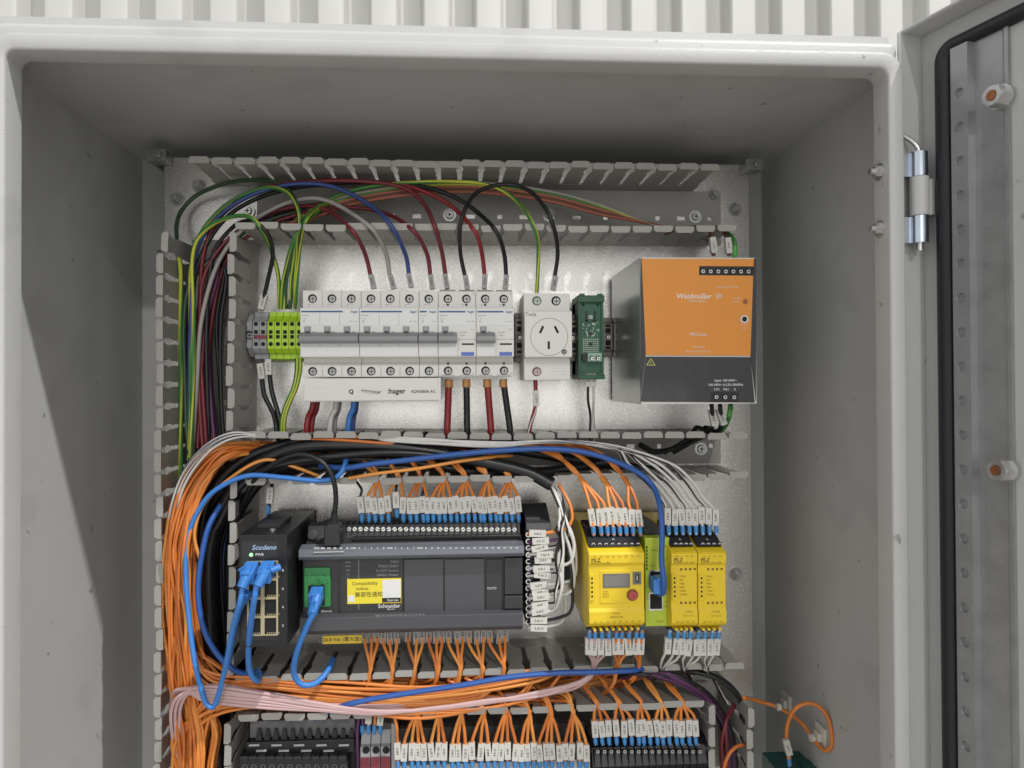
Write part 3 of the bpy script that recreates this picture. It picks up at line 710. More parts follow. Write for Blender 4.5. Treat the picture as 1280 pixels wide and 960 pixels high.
m = MB(); c = U(341, 663, -104); m.cyl((c.x, -104, z1), 'z', 2.6, 0, 1.6, 12); part('case_screw', m, zinc, t, sm=.6)
m = MB(); m.box(x0+8, x0+27, -96, -56, z1, z1+4); part('supply_plug', m, black_pl, t, .5)

# long black controller
dk = mat('controller_black', (.030, .030, .032), .42, 0, .12, 900, .08, 80); dk2 = mat('controller_grey', (.065, .067, .075), .4, 0, .12, 900, .05, 60); ledge = mat('controller_ledge', (.115, .125, .145), .42, 0, .12, 900, .04, 60)
yA = -92.0
L_, R_ = X(374.5, 690, -96), X(654.5, 690, -96)
zp = lambda q, y: Z(515, q, y)
t = thing('programmable_controller', 'long black programmable controller with yellow notice sticker', 'controller', ((L_+R_)/2, 0, zp(792, -95)))
m = MB(); m.prism([(-10, zp(650, -10)), (-56, zp(650, -56)), (-66, zp(655, -66)), (-70, zp(671, -70)), (-78, zp(680, -80)), (-88, zp(697, -90)), (-88, zp(764, -90)), (-80, zp(786, -86)), (-50, zp(790, -60)), (-10, zp(790, -40))], 'x', L_+1, R_-.5)
part('controller_body', m, dk, t, .5)
m = MB(); m.prism([(-84, zp(678.5, -86)), (-96, zp(685, -97)), (-98, zp(694, -98)), (-96, zp(697.5, -96)), (-86, zp(698, -88))], 'x', L_-.8, R_+.5)
led = part('terminal_cover', m, ledge, t, .5)
m = MB(); m.prism([(-86, zp(764, -90)), (-91, zp(765, -91)), (-97, zp(770, -97)), (-97, zp(786, -97)), (-92, zp(791, -94)), (-84, zp(791, -90))], 'x', L_, R_-1)
part('lower_cover', m, dk2, t, .5)
lab_t = ['RUN', 'ERR', 'I/O', 'SD', '0V', '24', 'COM', '0', '1', '2', '3', '\u25c7', 'COM', '4', '5', '6', '7', 'COM', '8', '9', '10', '11', '12', '13', '14', '15', '16', '17', '18', '19', '20', '21', '22', '23']
for i, s_ in enumerate(lab_t):
    px = 396+(646-396)*i/(len(lab_t)-1); lettering(s_, 1.5, white_ink, led, U(px, 686.2-.002*px, -97.6), bold=.03, rx=math.pi/2-.35)
m = MB(); a = U(392, 690.6, -98.4); b = U(430, 690.6, -98.4); m.box(a.x, b.x, -98.4, -97, a.z-.15, a.z+.15); part('printed_line', m, white_ink, led)
for i in range(30):
    p = U(436.5+7.12*i, 661+.02*i, -68); put(scr_plc, 'terminal_screw', t, (p.x, -68.6, p.z), random.uniform(-.9, .9))
m = MB()
for i in range(31): p = U(433+7.12*i, 661, -68); m.box(p.x-.4, p.x+.4, -70.5, -60, p.z-5, p.z+6)
part('terminal_barriers', m, black_pl, t)
m = MB(); p = U(391, 668, -72); m.cyl(p, 'y', 4.2, 4, -1, 16); part('cover_screw', m, mat('dull_grey', (.10, .10, .10), .4), t, sm=.6)
m = MB(); x0, x1, z0, z1 = rect(440, 672, 652, 677, -75); m.box(x0, x1, -75, -60, z0, z1); part('terminal_strip', m, black_gl, t, .3)
# front details
yq = -90.2
def fr(px0, py0, px1, py1, name, m_, y0=-90.0, y1=-87.0, bev=.2): 
    m = MB(); slab(m, px0, py0, px1, py1, y0, y1); return part(name, m, m_, t, bev)
pan = fr(425, 699, 504, 765, 'front_panel', dk, -90.2)
fr(505.2, 699.5, 554.2, 764.5, 'blank_cartridge', dk2, -89.6); fr(556, 699.5, 605.5, 764.5, 'blank_cartridge', dk2, -89.6); fr(607.5, 699.5, 628, 763, 'front_panel', dk, -89.8)
m = MB(); slab(m, 630.5, 698, 653.5, 743, -92.5, -86); part('side_door', m, dk, t, .6); m = MB(); slab(m, 630.5, 745, 653.5, 761, -92.5, -86); part('side_door', m, dk, t, .6)
gp = fr(379.5, 710, 413, 759, 'port_surround', mat('port_green', (.035, .23, .065), .42), -90.4, -87, 1.0)
m = MB(); rg = random.Random(5)
for i in range(22): p = U(rg.uniform(383, 410), 718+rg.random()**1.5*14, -90.5); m.cyl(p, 'y', .55, 0, -.1, 6)
part('printed_dots', m, mat('dark_green', (.01, .06, .02), .5), gp)
m = MB(); slab(m, 385, 732, 406, 757, -90.6, -90.0); part('port', m, hole, t)
for i, s_ in enumerate(('PWR', 'RUN', 'ERR', 'I/O', 'SL')): lettering(s_, 1.5, mat('dim_ink', (.32, .32, .32), .6), pan, U(435, 703+5.0*i, -90.5))
for i, s_ in enumerate(('M241', 'TM241CE40T', '% OUT Source', '24VDC Power')): lettering(s_, 2.2, MATS['dim_ink'], pan, U(498, 702.2+5.4*i, -90.5), align='R')
m = MB(); slab(m, 448, 699, 448.7, 762, -90.35, -90.1); part('printed_line', m, MATS['dim_ink'], pan)
st = fr(434, 724, 501.6, 753.6, 'yellow_sticker', mat('sticker_yellow', (.78, .66, .04), .5, 0, .05, 300, .03, 30), -90.6, -90.1, 0)
lettering('Compatibility', 2.9, mat('sticker_ink', (.16, .13, .02), .6), st, U(456, 729.3, -90.8), bold=.02); lettering('notice:', 2.9, MATS['sticker_ink'], st, U(453, 735.6, -90.8), bold=.02)
lettering('\u517c\u5bb9\u6027\u901a\u77e5', 3.4, MATS['sticker_ink'], st, U(461, 743.4, -90.8), bold=.03)
m = MB(); slab(m, 478, 724.9, 501, 747, -90.75, -90.55); part('sticker_white', m, white_ink, st); m = MB(); slab(m, 435.5, 744.5, 443, 752.5, -90.75, -90.55); part('sticker_white', m, white_ink, st)
m = MB(); slab(m, 477.6, 747.6, 501, 752.6, -90.8, -90.55); part('sticker_black', m, ink, st)
lettering('Scan me', 2.0, white_ink, st, U(491, 750.2, -91), bold=.03)
lettering('Schneider', 3.4, white_ink, pan, U(486.5, 757.6, -90.5), bold=.04); lettering('Electric', 1.6, white_ink, pan, U(489, 761.4, -90.5))
lettering('OUT\u25b7', 2.0, white_ink, t, U(615, 735.5, -90.1)); lettering('Ethernet', 1.8, white_ink, t, U(408, 764, -92.5))
lettering('%IO  0 1 2 3 4 5 6 7 8 9 10 11 12 13 14 15', 1.7, MATS['dim_ink'], t, U(500, 769.0, -97.4))
m = MB(); slab(m, 403, 795, 452, 804, -86, -84.8); ws = part('voltage_sticker', m, mat('sticker_amber', (.62, .44, .03), .5), t); lettering('26.8 Vdc (\u6700\u5927\u503c)', 3.1, ink, ws, U(427.5, 799.5, -86.2), bold=.02)

# side terminal module right of the controller
x0, x1, z0, z1 = rect(657.5, 643, 681, 783, -84)
t = thing('analog_module', 'narrow black terminal module on the right end of the long controller', 'module', ((x0+x1)/2, 0, z0))
m = MB(); m.box(x0, x1-3, -78, -10, z0, z1-4); m.prism([(-10, z1-2), (-50, z1+4), (-82, z1-8), (-84, z1-14), (-60, z1-16), (-10, z1-16)], 'x', x0, x1+6); part('module_body', m, dk, t, .6)
m = MB(); m.box(x0+1.5, x0+6, -86, -70, z0+2, z1-16); part('terminal_strip', m, mat('strip_navy', (.015, .02, .035), .4), t, .3)
for i in range(14):
    p = U(660.3, 668+8.4*i, -86); m = MB(); m.ring(p, 'y', 2.3, 1.5, 0, -.8, 12); part('terminal_ring', m, metal_pin, t)

# yellow safety controllers
yelM = mat('safety_yellow', (.78, .56, .018), .4, 0, .1, 700, .03, 50); yelD = mat('yellow_ink', (.22, .15, .01), .6); limeM = mat('lime_module', (.44, .55, .04), .42, 0, .1, 700, .04, 50)
yZ = -117.0
def safety(name, label, cat, px0, px1, scr, base, grp=None):
    x0, x1 = X(px0, 735, yZ)+.2, X(px1, 735, yZ)-.2; pxc = (px0+px1)/2
    z = lambda q, y=yZ: Z(pxc, q, y)
    t = thing(name, label, cat, ((x0+x1)/2, 0, z(784)), grp)
    m = MB(); m.prism([(-10, z(652, -60)), (-66, z(652, -70)), (-84, z(663, -84)), (-100, z(676, -100)), (yZ+6, z(684, -110)), (yZ, z(690)), (yZ-1.6, z(692)), (yZ-1.6, z(703)), (yZ, z(707)), (yZ, z(760)), (yZ-1.6, z(764)), (yZ-1.6, z(778)), (yZ+1, z(782)), (-100, z(783, -100)), (-70, z(770, -80)), (-10, z(770, -80))], 'x', x0, x1)
    part('module_body', m, yelM, t, .5)
    m = MB(); m.prism([(-70, z(651, -78)), (-92, z(664, -92)), (-103, z(671.5, -103)), (-112, z(683, -112)), (-100, z(686, -104)), (-70, z(670, -78))], 'x', x0+1.6, x1-1.4)
    tb = part('terminal_block', m, black_pl, t, .3)
    for i in range(scr):
        p = U(px0+5.5+(px1-px0-14)*i/(scr-1), 680, -109.3); put(scr_small, 'terminal_screw', tb, (p.x, -109.6, p.z))
    lettering('\u25b3', 1.8, white_ink, tb, (((x0+x1)/2), -106, z(673.5, -105)), rx=math.pi/2-.9)
    m = MB(); m.box(x0+1.5, x1-1.5, -106, -60, z(789, -104), z(782.6, -104)); part('lower_terminals', m, black_pl, t, .3)
    for i in range(scr):
        m = MB(); xx = x0+2.5+(x1-x0-5)*(i+.5)/scr; m.box(xx-1, xx+1, -116.5, -104, z(785, -110), z(782, -110)); part('clamp_tab', m, yelM, t)
        lettering(random.choice(['S11', 'S12', 'A1', 'A2', 'I%d' % i, 'O%d' % i, 'T%d' % i, '24V', 'Y%d' % i]), 1.5, yelD, t, (xx, yZ-1.9, z(695)))
        lettering('O%d' % i, 1.5, yelD, t, (xx, yZ-1.9, z(776.5)))
    lettering('PILZ', 2.9, ink, t, (x0+2.2, yZ-1.9, z(699.3)), align='L', bold=.03)
    m = MB()                                   # shallow mould lines
    for q in (704.6, 762.4): m.box(x0+2.5, x1-1, yZ-.3, yZ+.3, z(q)-.25, z(q)+.25)
    part('mould_line', m, mat('yellow_shadow', (.42, .26, .006), .5), t)
    m = MB(); m.box(x0+.6, x0+4.4, yZ-1.4, yZ+1, z(750), z(717)); vs = part('vent_strip', m, yelM, t, .3)
    for i in range(5): m = MB(); m.box(x0+1.9, x0+3.3, yZ-1.6, yZ-1.2, z(745.5-5.6*i), z(743-5.6*i)); part('vent_slot', m, hole, vs)
    return t, x0, x1, z
t, x0, x1, z = safety('safety_controller', 'wide yellow safety controller with small grey display and red knob', 'safety controller', 735.5, 805.5, 8, True)
lettering('PNOZ m B0', 2.2, yelD, t, (x0+2.2, yZ-1.9, z(703)), align='L')
m = MB(); slab(m, 750, 713.5, 800.5, 753.5, yZ-.6, yZ+.4); pl_ = part('control_panel', m, yelM, t, .4)
m = MB(); slab(m, 753.5, 717.5, 787.5, 734.5, yZ-1.1, yZ-.5); dsp = part('display', m, mat('display_grey', (.15, .145, .13), .25), t, .2)
m = MB(); slab(m, 755.5, 719.5, 785.5, 732.5, yZ-1.2, yZ-1.0); part('display_glass', m, mat('display_glass', (.20, .195, .18), .12), dsp)
m = MB(); slab(m, 791, 715, 801.5, 730.5, yZ-1.1, yZ-.4); m.k = 1; slab(m, 794.5, 718, 799, 727.5, yZ-1.3, yZ-1); m.k = 2; slab(m, 795.6, 719.5, 797.6, 726, yZ-1.7, yZ-1.2); part('usb_port', m, [mat('socket_grey', (.16, .15, .12), .4), hole, dark_zinc], t)
c = U(790.3, 743.5, yZ-.5); m = MB(); m.cyl(c, 'y', 4.9, 0, -.9, 22); m.k = 1; m.cyl(c, 'y', 3.9, -.9, -3, 20, r2=3.5); m.k = 2; m.prism([(c.x-1.6, c.z-1.0), (c.x-1.1, c.z-1.3), (c.x+1.6, c.z+.8), (c.x+1.2, c.z+1.2)], 'y', c.y-3.15, c.y-2.9)
part('red_knob', m, [mat('knob_ring', (.22, .10, .02), .4), mat('knob_red', (.42, .07, .06), .35), wine], t, .2)
for i in range(3): lettering(('RUN', 'DIAG', 'FAULT')[i], 1.5, yelD, t, (X(757, 740, yZ), yZ-.8, z(739+3.2*i)))
lettering('772100', 1.5, yelD, t, (X(769, 766, yZ), yZ-1.9, z(766))); lettering('PNOZ m B0', 1.5, yelD, t, (X(770, 771, yZ), yZ-1.9, z(770.5)))
for k, (a, b, lb) in enumerate(((838.5, 871.8, 'narrow yellow safety module, the left of the two right of the lime module'), (872.2, 907.5, 'narrow yellow safety module at the far right end of the rail'))):
    t, x0, x1, z = safety('safety_module', lb, 'safety module', a, b, 4, False, 'narrow yellow safety modules')
    lettering('PNOZ m EF 16DI', 1.7, yelD, t, (x0+2.2, yZ-1.9, z(703)), align='L')
    for q in (711.5, 753.5):
        for i in range(4): m = MB(); xx = X(a+13+5.6*i, q, yZ); m.box(xx-.9, xx+.9, yZ-.2, yZ+.3, z(q)-.9, z(q)+.9); part('lamp_hole', m, mat('lamp_hole', (.16, .09, .01), .5), t)
    for i, s_ in enumerate(('Power', 'Run', 'Diag', 'Fault', 'I Fault', 'O Fault')): lettering(s_, 1.5, yelD, t, (X(a+11, 720, yZ), yZ-.3, z(720+4.6*i)), align='L')
    lettering('772140', 1.5, yelD, t, (X(a+22, 764, yZ), yZ-1.9, z(764))); lettering('10 11 12 13', 1.4, yelD, t, (X(a+22, 769, yZ), yZ-1.9, z(769)))
yW = -106
x0, x1, z0, z1 = rect(806.2, 671, 837.6, 782.5, yW)
t = thing('network_module', 'lime green communication module between the yellow safety modules', 'network module', ((x0+x1)/2, 0, z0))
m = MB(); m.box(x0, x1, yW, -10, z0, z1-1); part('module_body', m, limeM, t, .6)
m = MB(); m.box(x0+2, x1-2, -95, -20, z1-1, z1+4); part('back_bus', m, black_pl, t, .4)
for a, b in ((713, 736), (741, 763)):
    m = MB(); slab(m, 811, a, 829, b, yW-.6, yW+.2); m.k = 1; slab(m, 812.6, a+1.5, 827.6, b-2, yW-.8, yW-.5); part('port', m, [zinc, hole], t)
for i in range(7): m = MB(); p = U(808.5, 684+4.5*i, yW); m.box(p.x-.6, p.x+.6, yW-.2, yW+.2, p.z-1, p.z+1); part('vent_slot', m, hole, t)
for s_, px, py in (('PNOZ m ES', 822, 688), ('ETH', 832, 683), ('X1', 832, 700), ('LNK', 816, 707), ('X2', 832.5, 752), ('ACT', 833, 758), ('772130', 824, 777)): lettering(s_, 1.5, yelD, t, U(px, py, yW-.3))

# ------------------------------------------------------------------ lower row
t = thing('relay_block', 'black relay block with clear ribbed top at the lower left', 'relay block', (X(372, 1000, -60), 0, Z(372, 1000, -60)))
x0, x1, z0, z1 = rect(308, 906, 443, 1010, -60)
clear = mat('smoky_strip', (.12, .12, .125), .25, 0, .1, 300, .3, 120)
m = MB(); m.box(x0, x1, -50, -10, z0, z1-14); part('block_body', m, black_pl, t, .4)
m = MB(); m.box(x0+2, x1, -56, -12, z1-14, z1+1); part('top_strip', m, clear, t, .4)
for i in range(12):
    p = U(324+10.5*i, 916, -58); m = MB(); m.prism([(p.x-3.2, p.z-8.5), (p.x+3.2, p.z-8.5), (p.x+1.4, p.z+3), (p.x-1.2, p.z+4)], 'y', -60, -55); part('dark_fin', m, black_gl, t)
for j, q in enumerate((931, 938)):
    for i in range(5 if j == 0 else 4):
        p = U(318+28*i+9*j, q, -62); m = MB(); m.box(p.x-4.5, p.x+4.5, -63, -50, p.z-.8, p.z+.8); part('pale_mark', m, mat('mark_grey', (.45, .45, .45), .35), t)
m = MB(); a, b = Z(372, 943, -62), Z(372, 926, -62); m.box(x0, x1, -62, -45, a, b); part('middle_step', m, black_gl, t, .5)
for i in range(12):
    p = U(306+11.2*i, 946, -68); m = MB(); m.prism([(p.x-4.6, p.z-34), (p.x+4, p.z-34), (p.x+4, p.z-5), (p.x+2.2, p.z+1), (p.x-4.6, p.z+1)], 'y', -69, -40); hk = part('relay_lever', m, black_pl, t, .5)
    m = MB(); m.ring((p.x+.5, -69, p.z-8), 'y', 2.3, 1.5, .2, -.5, 12); m.box(p.x-4, p.x+3, -69.4, -69, p.z-.4, p.z); part('lever_eye', m, MATS['dull_grey'], hk)
for i in range(3):
    x0, x1, z0, z1 = rect(451.2+12.6*i, 916, 463.2+12.6*i, 1010, -62)
    t = thing('terminal_block', f'grey terminal with blue wire ends, {ORD[i]} from left in the lower middle', 'terminal', ((x0+x1)/2, 0, z0), 'lower grey terminals')
    m = MB(); zq = Z(470, 931, -62); m.prism([(-10, z0), (-66, z0), (-66, zq), (-62, zq+1), (-56, z1), (-10, z1+4)], 'x', x0, x1); part('terminal_body', m, tgrey, t, .3)
    m = MB(); p = U(457.5+12.6*i, 937.5, -66); m.cyl(p, 'y', 3.2, .3, -.3, 14); part('wire_hole', m, hole, t)
    m = MB(); m.box(x0+.3, x1-.3, -67, -64, Z(470, 960, -66), Z(470, 946, -66)); part('bridge', m, wine, t)
m = MB(); x0, x1, z0, z1 = rect(489, 905, 495.5, 1010, -66); m.box(x0, x1, -66, -10, z0, z1); o = part('end_plate', m, tgrey, None, .4); tag(o, 'grey end plate between the grey terminals and the long terminal row', 'end plate')
t = thing('terminal_strip', 'long pale terminal row under many orange wires at the bottom edge', 'terminal row', (X(616, 1000, -60), 0, Z(616, 1000, -60)))
x0, x1, z0, z1 = rect(496, 957.5, 738, 1010, -72); m = MB(); m.box(x0, x1, -72, -10, z0, z1); part('strip_body', m, MATS['clamp_lip'], t, .3)
m = MB(); m.box(x0, x1, -46, -12, z1, z1+20); part('back_step', m, clampD, t, .3)
t = thing('terminal_strip', 'black terminal row at the lower right with white sleeved wires above', 'terminal row', (X(810, 1000, -60), 0, Z(810, 1000, -60)))
x0, x1, z0, z1 = rect(739, 931, 886, 1010, -70); m = MB(); m.prism([(-10, z1+2), (-56, z1+2), (-70, z1-3), (-78, z1-16), (-72, z1-24), (-72, z0), (-10, z0)], 'x', x0, x1); part('strip_body', m, black_pl, t, .4)
for i in range(16):
    p = U(746.5+8.5*i, 938.5, -74); put(scr_small, 'terminal_screw', t, (p.x, -74.6, p.z)); lettering(str(17+i), 1.3, white_ink, t, (p.x, -72.6, p.z+5))
    m = MB(); xx = p.x-3; m.box(xx-.2, xx+.2, -79, -60, z1-22, z1-2); part('divider', m, black_gl, t)
    q = U(743+8.5*i, 957, -74); m = MB(); m.box(q.x-1.4, q.x+1.4, -73.5, -71, q.z-1.5, q.z+1.2); part('marker_window', m, white_ink, t)
# right wall bits
xw = WR
t = thing('terminal_plug', 'green terminal plug at the bottom right with an orange wire', 'terminal plug', (X(1003, 962, -40), 0, Z(1003, 975, -40)))
teal = mat('teal_plastic', (.012, .10, .085), .4, 0, .1, 500, .1, 90)
x0, x1, z0, z1 = rect(975, 965, 1028, 1000, -60); m = MB(); m.box(x0, x1, -60, -20, z0, z1-2); part('plug_body', m, teal, t, .6)
m = MB(); m.box(x0+2, x0+12, -62, -50, z1-5, z1+1); m.box(x0+26, x1-2, -62, -40, z1-5, z1+.4); part('screw_flange', m, teal, t, .6)
tieM = mat('tie_base', (.62, .60, .52), .4)
for i, (px, py) in enumerate(((983, 879), (1026, 920))):
    # square adhesive tie base stuck on the right wall
    best = None
    for yy in range(-190, 50, 2):
        p = U(px, py, yy)
        if best is None or abs(p.x-(xw-2)) < abs(best.x-(xw-2)): best = p
    m = MB(); m.box(xw-3.2, xw-.1, best.y-9, best.y+9, best.z-10, best.z+10); m.box(xw-6.5, xw-3, best.y-4, best.y+4, best.z-4, best.z+4)
    o = part('tie_mount', m, tieM, None, .6); tag(o, ('cream adhesive tie base on the right wall, the upper left of two', 'cream adhesive tie base on the right wall inside the wire loop')[i], 'cable tie base', 'adhesive tie bases')

# ------------------------------------------------------------------ wires
def wire_m(n, c, r=.38): return mat(n, c, r, 0, .05, 400, .06, 60)
wOr = wire_m('wire_orange', (.70, .23, .045)); wOr2 = wire_m('wire_orange_light', (.74, .30, .065)); wOr3 = wire_m('wire_orange_deep', (.58, .165, .032))
wBk = wire_m('wire_black', (.012, .012, .013)); wRd = wire_m('wire_red', (.26, .022, .026)); wDr = wire_m('wire_dark_red', (.17, .022, .03))
wWh = wire_m('wire_white', (.62, .61, .58)); wBl = wire_m('wire_blue', (.035, .07, .24)); wCy = wire_m('cable_blue', (.045, .205, .58), .42); wCySh = wire_m('cable_blue_shaded', (.025, .10, .36), .42)  # last one: network cable blue with shade put into its colour
wGr = wire_m('wire_green', (.05, .20, .04)); wYe = wire_m('wire_yellow', (.52, .53, .05)); wDg = wire_m('wire_dark_green', (.045, .085, .045))
wPk = wire_m('wire_pink', (.56, .38, .375)); wPu = wire_m('wire_purple', (.10, .035, .10)); wSa = wire_m('wire_salmon', (.40, .13, .08)); wGy = wire_m('wire_grey', (.35, .33, .31)); wBr = wire_m('wire_brown', (.13, .045, .02))
wDb = wire_m('wire_navy', (.02, .03, .09)); tan = wire_m('crimp_tan', (.45, .22, .07)); gnF = wire_m('ferrule_green', (.09, .36, .06))
EARTH = ([wGr, wYe], [0, 0, 0, 1, 1, 0, 0, 1]); WB = ([wWh, wDb], [0, 0, 0, 1, 0, 0, 0, 1]); WK = ([wWh, wBk], [0, 0, 0, 0, 1, 1, 0, 0]); RW = ([wRd, wWh], [0, 0, 0, 0, 0, 1])
rw = random.Random(21)
def pt(p): return U(p[0], p[1], p[2])
def wire(pts, r, m, name, label, cat='wire', group=None, n=8, twist=0.02, step=4.0, world=False):
    pts = [Vector(p) if world else pt(p) for p in pts]
    mb = MB()
    if isinstance(m, tuple): mb.tube(pts, r, n, m[1], True, twist, step); mats = m[0]
    else: mb.tube(pts, r, n, None, True, 0, step); mats = m
    o = part(name, mb, mats, None, sm=1.4); tag(o, label, cat, group); return o
_mm = MB(); _mm.box(-2.7, 2.7, -2.1, 2.1, -7.2, 7.2); MARK = _mm.mesh('marker_sleeve', marker)
_mm = MB(); _mm.box(-2.5, 2.5, -2.0, 2.0, -6.6, 6.6); MARKS = _mm.mesh('marker_sleeve', mat('marker_grey', (.33, .32, .31), .45, 0, .1, 500, .06, 150))
_mm = MB(); _mm.cyl((0, 0, 0), 'z', 1.25, -4.6, -2, 10, r2=2.0); _mm.cyl((0, 0, 0), 'z', 2.0, -2, 3.4, 10); FERR = _mm.mesh('ferrule', ferrule_blue, .7)
TXT = ['I0.%d' % i for i in range(8)]+['Q1.%d' % i for i in range(6)]+['24V', '0V', 'K1.A1', 'S12', '3.11', '2.X4']
TXT = [text_mesh('%d.%s' % (1+i % 4, s), 2.0, ink, res=1, bold=.05) for i, s in enumerate(TXT)]
def add_marker(o, a, b, me=None, frac=.5, flip=False, ylift=0):
    """sleeve on wire o along the line a->b (world mm)"""
    d = b-a; c = a+d*frac; th = math.atan2(d.x, d.z)
    k = link('marker_sleeve', me or MARK, o, c+d.normalized()*rw.uniform(-1.0, 1.2)+Vector((0, -ylift, 0)), (0, th+rw.uniform(-.09, .09), 0))
    l = bpy.data.objects.new('lettering', rw.choice(TXT)); C.objects.link(l); l.parent = k; l.location = (0, -.00225, 0)
    q = Matrix.Rotation(-math.pi/2, 3, 'Y') @ Matrix.Rotation(math.pi/2, 3, 'X'); l.rotation_euler = q.to_euler(); WP[l.name] = c
    return k
def add_ferrule(o, p, d, me=None):
    th = math.atan2(d.x, d.z); link('ferrule', me or FERR, o, p, (0, th, 0))
def term_wire(tip, top, tail, r, m, label, group, name='control_wire', ferr=True, sleeve=True, lift=2.5, me=None, cat='wire'):
    """tip: terminal point, top: end of the straight sleeved stretch (both px,py,y); tail: rest of the run"""
    a, b = pt(tip), pt(top); 
    o = wire([a, a+(b-a)*.5, b]+[pt(p) for p in tail], r, m, name, label, cat, group, n=7, world=True)
    L = (b-a).length; u = (b-a)/L
    if ferr: add_ferrule(o, a+u*3.8, u)
    if sleeve: add_marker(o, a, b, me, frac=(8.2+7.2)/L if ferr else .5)
    return o
def oc(): return rw.choice([wOr, wOr, wOr, wOr2, wOr3])
def j(s): return rw.uniform(-s, s)

# orange runs ----------------------------------------------------------
def upper_run(slot_px, slot_py=598):
    """from a slot of the middle duct back along the duct and down the left upright duct"""
    t = rw.random(); dz = rw.uniform(-84, -44)
    lx = 203.5+31*t
    out = [(slot_px+j(2.5), slot_py-2, -77), (slot_px-8+j(3), 584+j(3), -74), (slot_px-24+j(6), 569+j(3), -60), (slot_px-55+j(10), 561+j(5), -36)]
    x = slot_px-110; dd_ = rw.choice([-30, -34, -28, -76])
    while x > 380: out.append((x, 560+j(12) if dd_ > -50 else 552+j(6), dd_+j(8))); x -= 110
    out += [(330+j(8), 556+10*t+j(5), -48+j(10)), (284+j(5), 556+18*t+j(3), dz), (246+16*t+j(3), 574+26*t+j(3), dz), (lx+13+j(2), 616+14*t, dz-2),
            (lx+j(4), 680+j(12), dz-4+j(3)), (lx+j(5), 725+j(14), dz+j(3)), (lx+2+j(5), 775+j(14), dz+j(3)), (lx+6+j(6), 850+j(10), dz), (lx+14+j(7), 920, dz), (lx+16+j(7), 1000, dz)]
    return out
top_px = [451, 460, 468, 476, 484.5, 495, 503, 512, 519.5, 528, 533.5, 540.5, 548, 555, 562.5, 570, 577, 584.5, 592.5, 600, 604, 612, 619, 624, 632, 639, 647]
slots4 = [306.5+27.45*k for k in range(24)]
def near(sl, x): return min(sl, key=lambda s: abs(s-x))
for i, mx in enumerate(top_px):
    s = near(slots4[5:13], mx+2); up = -6 if i == 5 else 0
    dark = i in (0, 5, 9)
    m = wBk if dark else oc()
    tail = upper_run(s) 
    if dark: tail = [(mx+j(2), 612+up, -66), (s+j(2), 597, -76), (s-10, 582, -72), (s-40, 565, -45), (s-120, 562, -28)]
    term_wire((mx+1.5, 652+up, -67), (mx+j(.8), 620+up, -68.5+j(1)), tail, 1.45 if not dark else 1.2, m,
              f"{'thin black' if dark else 'orange'} wire, {ORD[i]} white sleeve from left along the black controller's top", 'wires into the top of the black controller')
pz = [739.5, 749, 757, 764.5, 772.5, 780.5, 789, 798]
for i, mx in enumerate(pz):
    s = [723, 752, 780][min(2, i//3)]
    tail = [(mx-3+j(1), 628, -97), (s+2+(mx-s)*.25, 606, -88), (s+j(3), 596, -79), (s-12+j(3), 582, -74), (s-34+j(5), 566+j(3), -60), (s-70+j(6), 556+j(3), -40), (s-160, 556+j(6), -30), (s-260, 558+j(6), -25)]
    term_wire((mx+3, 669, -103), (mx-1, 637, -99), tail, 1.5, oc(), f'orange wire, {ORD[i]} white sleeve from left above the wide yellow controller', 'orange wires into the wide yellow controller')
wz = [835, 844, 852.5, 861, 869, 877.5, 886, 894.5]
for i, mx in enumerate(wz):
    f = i/7
    tail = [(mx-8-6*f, 624, -95), (mx-26-4*f, 604-3*f, -86), (mx-56+j(4), 580+j(2), -82), (770+8*f+j(4), 561+j(3), -84), (700+j(5), 551+j(2), -85), (620, 555+j(3), -85), (540, 552+j(3), -83), (460, 548+j(3), -72), (400, 548+j(3), -45), (320, 550+j(4), -40)]
    term_wire((mx+1.5, 668, -103), (mx-2, 636, -98), tail, 1.35, WB if i % 3 else WK, f'white striped wire, {ORD[i]} sleeve from left above the narrow yellow modules', 'white striped wires into the narrow yellow modules')
for i in range(3):
    k = i
    wire([(226+5*i, 1000, -46), (216+3*k, 850, -46-k), (212+3*k, 720, -58), (211+3.4*k, 652, -78), (226+3.4*k, 596+3*k, -88), (256+2.4*k, 558+3.4*k, -89), (291, 541+3.4*k, -87), (330, 545, -76), (420, 549, -55), (500, 552, -50)], 1.1, WB if i != 2 else WK,
         'striped_wire', 'thin white wire with dark stripe round the outside of the bundle bend', 'wire', 'white striped wires round the bend')
for i in range(52):                         # the rest of the trunk: wires that only pass up into the bend
    s = 300+i*6
    o = wire(upper_run(420+rw.uniform(0, 40))[4:], rw.uniform(1.2, 1.5), oc(), 'control_wire', 'orange wire in the thick bundle bending out of the left upright duct', 'wire', 'orange wires of the left bundle')
# three loose orange wires lying over the black cables
wire([(250, 700, -82), (243, 668, -84), (254, 632, -85), (285, 600, -85), (330, 575, -83), (372, 585, -80), (398, 595, -74)], 1.5, wOr2, 'control_wire', 'loose orange wire dipping over the black cables to the left of the patch lead', 'wire')
wire([(436, 598, -84), (470, 592, -88), (520, 586, -90), (572, 577, -88), (610, 572, -80), (640, 570, -60)], 1.5, wOr2, 'control_wire', 'orange wire lying nearly level across the orange drops above the black controller', 'wire')
